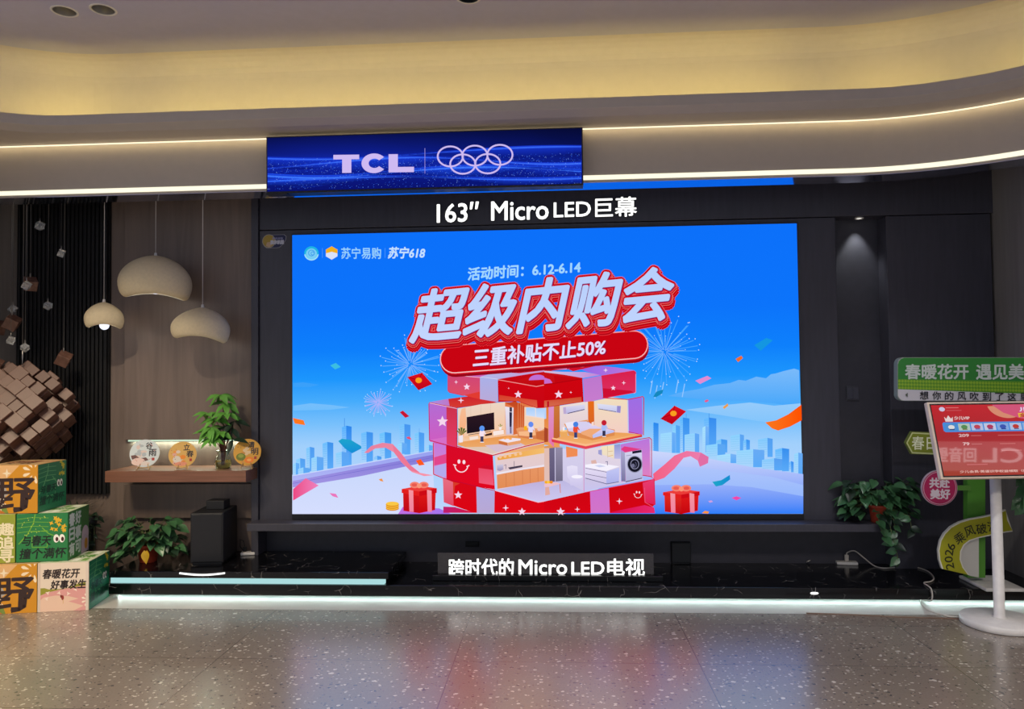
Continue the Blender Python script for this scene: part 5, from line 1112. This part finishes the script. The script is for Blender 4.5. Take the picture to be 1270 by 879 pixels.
# ------------------------------------------------------------------ rolling display on a round foot
fc = at_z(1240,775,0); fr_ = .2
ds = empty('display_stand', (fc.x, fc.y, 0), 'white floor stand with round foot carrying a tilted screen with a red poster', 'display')
MB().lathe([(.0001,0),(fr_-.012,0),(fr_,.006),(fr_,.034),(fr_-.006,.042),(.0001,.046)], n=64).build('foot', M['white'], ds)
pz = .98
MB().lathe([(.0001,.044),(.038,.044),(.038,.05),(.0285,.052),(.0285,pz),(.0001,pz)], n=32).build('pole', M['white'], ds)
PSI, TAU = math.radians(6), math.radians(15)
sc_ = at_y(1237,545,fc.y-.09); T_ = Matrix.Translation(sc_-Vector((fc.x,fc.y,0))) @ Matrix.Rotation(PSI,4,'Z') @ Matrix.Rotation(-TAU,4,'X')
SW, SH = .75, .438
mb = MB(); fw_ = .012
mb.box((-SW/2,-.012,-SH/2),(SW/2,.022,SH/2), .006, T_); o = mb.build('tablet_body', mat('champagne_shell',(226,206,186),.4), ds)
MB().box((-SW/2+fw_,-.0135,-SH/2+fw_),(SW/2-fw_,-.0118,SH/2-fw_), 0, T_).build('bezel', M['black'], ds)
mb = MB(); mb.box((-.06,.02,-.06),(.06,.05,.06), .006, T_); mb.tube([T_ @ Vector((0,.045,0)), Vector((0,0,pz-.01))], .02, 12); mb.build('bracket', M['white'], ds)
mbt = MB(); iw, ih = SW-2*fw_-.012, SH-2*fw_-.014
A = Art(lambda u, v, h: T_ @ Vector((-iw/2+u*iw, -.0138-h, ih/2-v*ih)), 2e-5, mbt)
mbt.add([T_ @ Vector((-iw/2+u*iw,-.0138,ih/2-v*ih)) for v in (0,.45,1) for u in (0,1)], [(0,1,3,2),(2,3,5,4)], [lin(c) for c in ((206,34,44),(206,40,52),(176,36,44),(186,40,50),(170,60,40),(176,50,44))], 1); A.k = 4
A.ell(.62,.0,.16,.2,(232,150,120),n=24,a0=0,a1=PI); A.poly([(.5,.004),(.9,.004),(.99,.2),(.9,.26),(.7,.2),(.58,.12)], (226,90,130))
A.ell(.085,.06,.024,.032,(220,210,240)); A.line([(.12,.04),(.22,.04)], .012, (226,120,120)); A.line([(.12,.08),(.24,.08)], .010, (214,90,96))
A.poly([(.09,.17),(.105,.2),(.125,.15),(.145,.2),(.16,.17),(.155,.24),(.095,.24)], (244,226,226)); A.tbox('少儿VIP',.17,.165,.295,.215,(240,200,200),.002)
A.tbox('儿童成长',.72,.045,.96,.105,(240,220,250),.004); A.rect(.70,.13,.96,.19,(250,200,60)); A.tbox('全年畅看',.71,.135,.95,.188,(196,60,60),.003)
A.poly([(.075,.25),(.935,.25),(.945,.27),(.945,.37),(.93,.39),(.08,.39),(.065,.37),(.065,.27)], (70,150,236)); 
for i in range(8):
    x = .085+i*.105; A.rect(x,.27,x+.095,.37,[(80,150,220),(190,210,200),(196,206,240),(206,214,244),(140,180,240),(190,206,240),(150,190,240),(200,210,240)][i]); A.ell(x+.048,.32,.026,.03,[(240,240,240),(90,150,90),(206,70,90),(190,60,100),(60,90,190),(206,60,50),(50,80,170),(230,170,40)][i]); A.rect(x+.03,.345,x+.07,.36,[(40,60,120),(120,120,60),(90,110,200),(120,90,160),(40,70,160),(90,90,140),(200,60,60),(90,120,200)][i])
A.ell(.9,.325,.036,.045,(236,180,50)); A.tbox('209',.18,.42,.26,.46,(236,190,190),.002); A.line([(.28,.445),(.36,.445)], .010, (214,110,110)); A.tbox('79',.20,.54,.25,.58,(236,190,190),.002); A.line([(.27,.565),(.35,.565)], .010, (206,110,110))
for x0_, x1_, y_ in ((.5,.8,.445),(.5,.62,.565),(.2,.36,.85),(.5,.66,.66)): A.line([(x0_,y_),(x1_,y_)], .014, (206,96,96))
A.tbox('少儿会员·英语识字权益领取（按月领取）',.13,.93,.80,.965,(240,190,180),.001)
o = mbt.build('screen', [M['screen_tab'], M['screen_tab']], ds, attr=True)

# tripod planter behind the display stand
tp = empty('tripod_planter', (2.985,-.73,0), 'broad leaved plant in a dark three legged planter behind the display stand', 'plant', 'potted leafy plants')
MB().lathe([(.0001,.46),(.07,.46),(.085,.48),(.11,.66),(.10,.66),(.0001,.63)], n=32).build('pot', mat('slate_pot',(70,74,86),.5), tp)
for k in range(3):
    a = PI/2+2*PI*k/3+.4; MB().tube([(.118*math.cos(a),.118*math.sin(a),.66),(.15*math.cos(a),.15*math.sin(a),.0)], .007, 8).build('leg', M['bamboo'], tp)
fo, st = MB(), MB(); rnd = random.Random(31)
for i in range(46):
    a = rnd.uniform(0,2*PI); rr = rnd.uniform(.03,.15); tip = Vector((rr*math.cos(a)*.8-.01,rr*math.sin(a),.66+rnd.uniform(-.02,.2)))
    st.tube([(0,0,.63),tip*.6+Vector((0,0,.27)),tip], .003, 5); L = rnd.uniform(.09,.13); leaf_shape(fo, tip, Vector((math.cos(a)*.7,math.sin(a)-.3,-.9)), Vector((0,-1,.5)), L, L*.72, .4)
fo.build('foliage', [M['leaf'], M['leafd']], tp); st.build('stems', M['stem'], tp)

# lit sign of the shop across the hall: the tilted screen mirrors it
tn = (T_.to_3x3() @ Vector((0,-1,0))).normalized(); tc_ = T_.translation+Vector((fc.x,fc.y,0))
def mirror_ray(px, py):
    d = ray(px, py); P0 = EYE+d*((tc_-EYE).dot(tn)/d.dot(tn)); return P0, d-2*d.dot(tn)*tn
P0, r_ = mirror_ray(1222,565); q0 = P0+r_.normalized()*3.0; hn = Vector((r_.x,r_.y,0)).normalized()
def onwall(px, py, off=0):
    P1, r1 = mirror_ray(px, py); return P1+r1*(((q0-hn*off)-P1).dot(hn)/r1.dot(hn))
hu = Vector((0,0,1)).cross(hn)
wv = [q0+hn*.06+hu*a+Vector((0,0,b-q0.z))+hn*c_ for c_ in (0,.1) for a, b in ((-1.6,0),(1.6,0),(1.6,3.6),(-1.6,3.6))]
struct(MB().add(wv, [(0,1,2,3),(7,6,5,4),(0,4,5,1),(1,5,6,2),(2,6,7,3),(3,7,4,0)]).build('wall_right_hall', M['paint']), 'wall across the hall carrying the lit shop sign')
hs = empty('hall_sign', tuple(q0), 'white glowing letter sign on the wall across the hall, mirrored in the tilted screen', 'sign')
bb = [onwall(px, py) for px, py in ((1300,548),(1150,548),(1150,582),(1300,582))]
under(MB().add(bb+[p+hn*.055 for p in bb], [(0,1,2,3),(7,6,5,4),(0,4,5,1),(1,5,6,2),(2,6,7,3),(3,7,4,0)]).build('panel', emit('sign_panel_glow', (255,226,226), 1.6)), hs)
mbl = MB()
for s_, qd in (('TCL', [(1293,557),(1216,556),(1216,573.5),(1293,574.5)]), ('回音壁', [(1208,556),(1157,555),(1157,573),(1208,573.5)])):
    A = Art(lambda a, b, h: onwall(a, b, .004+h), 2e-5, mbl); A.text(s_, qd, (255,255,255), .5)
under(mbl.build('lettering', emit('hall_letter_glow', (255,250,250), 5.0)), hs)
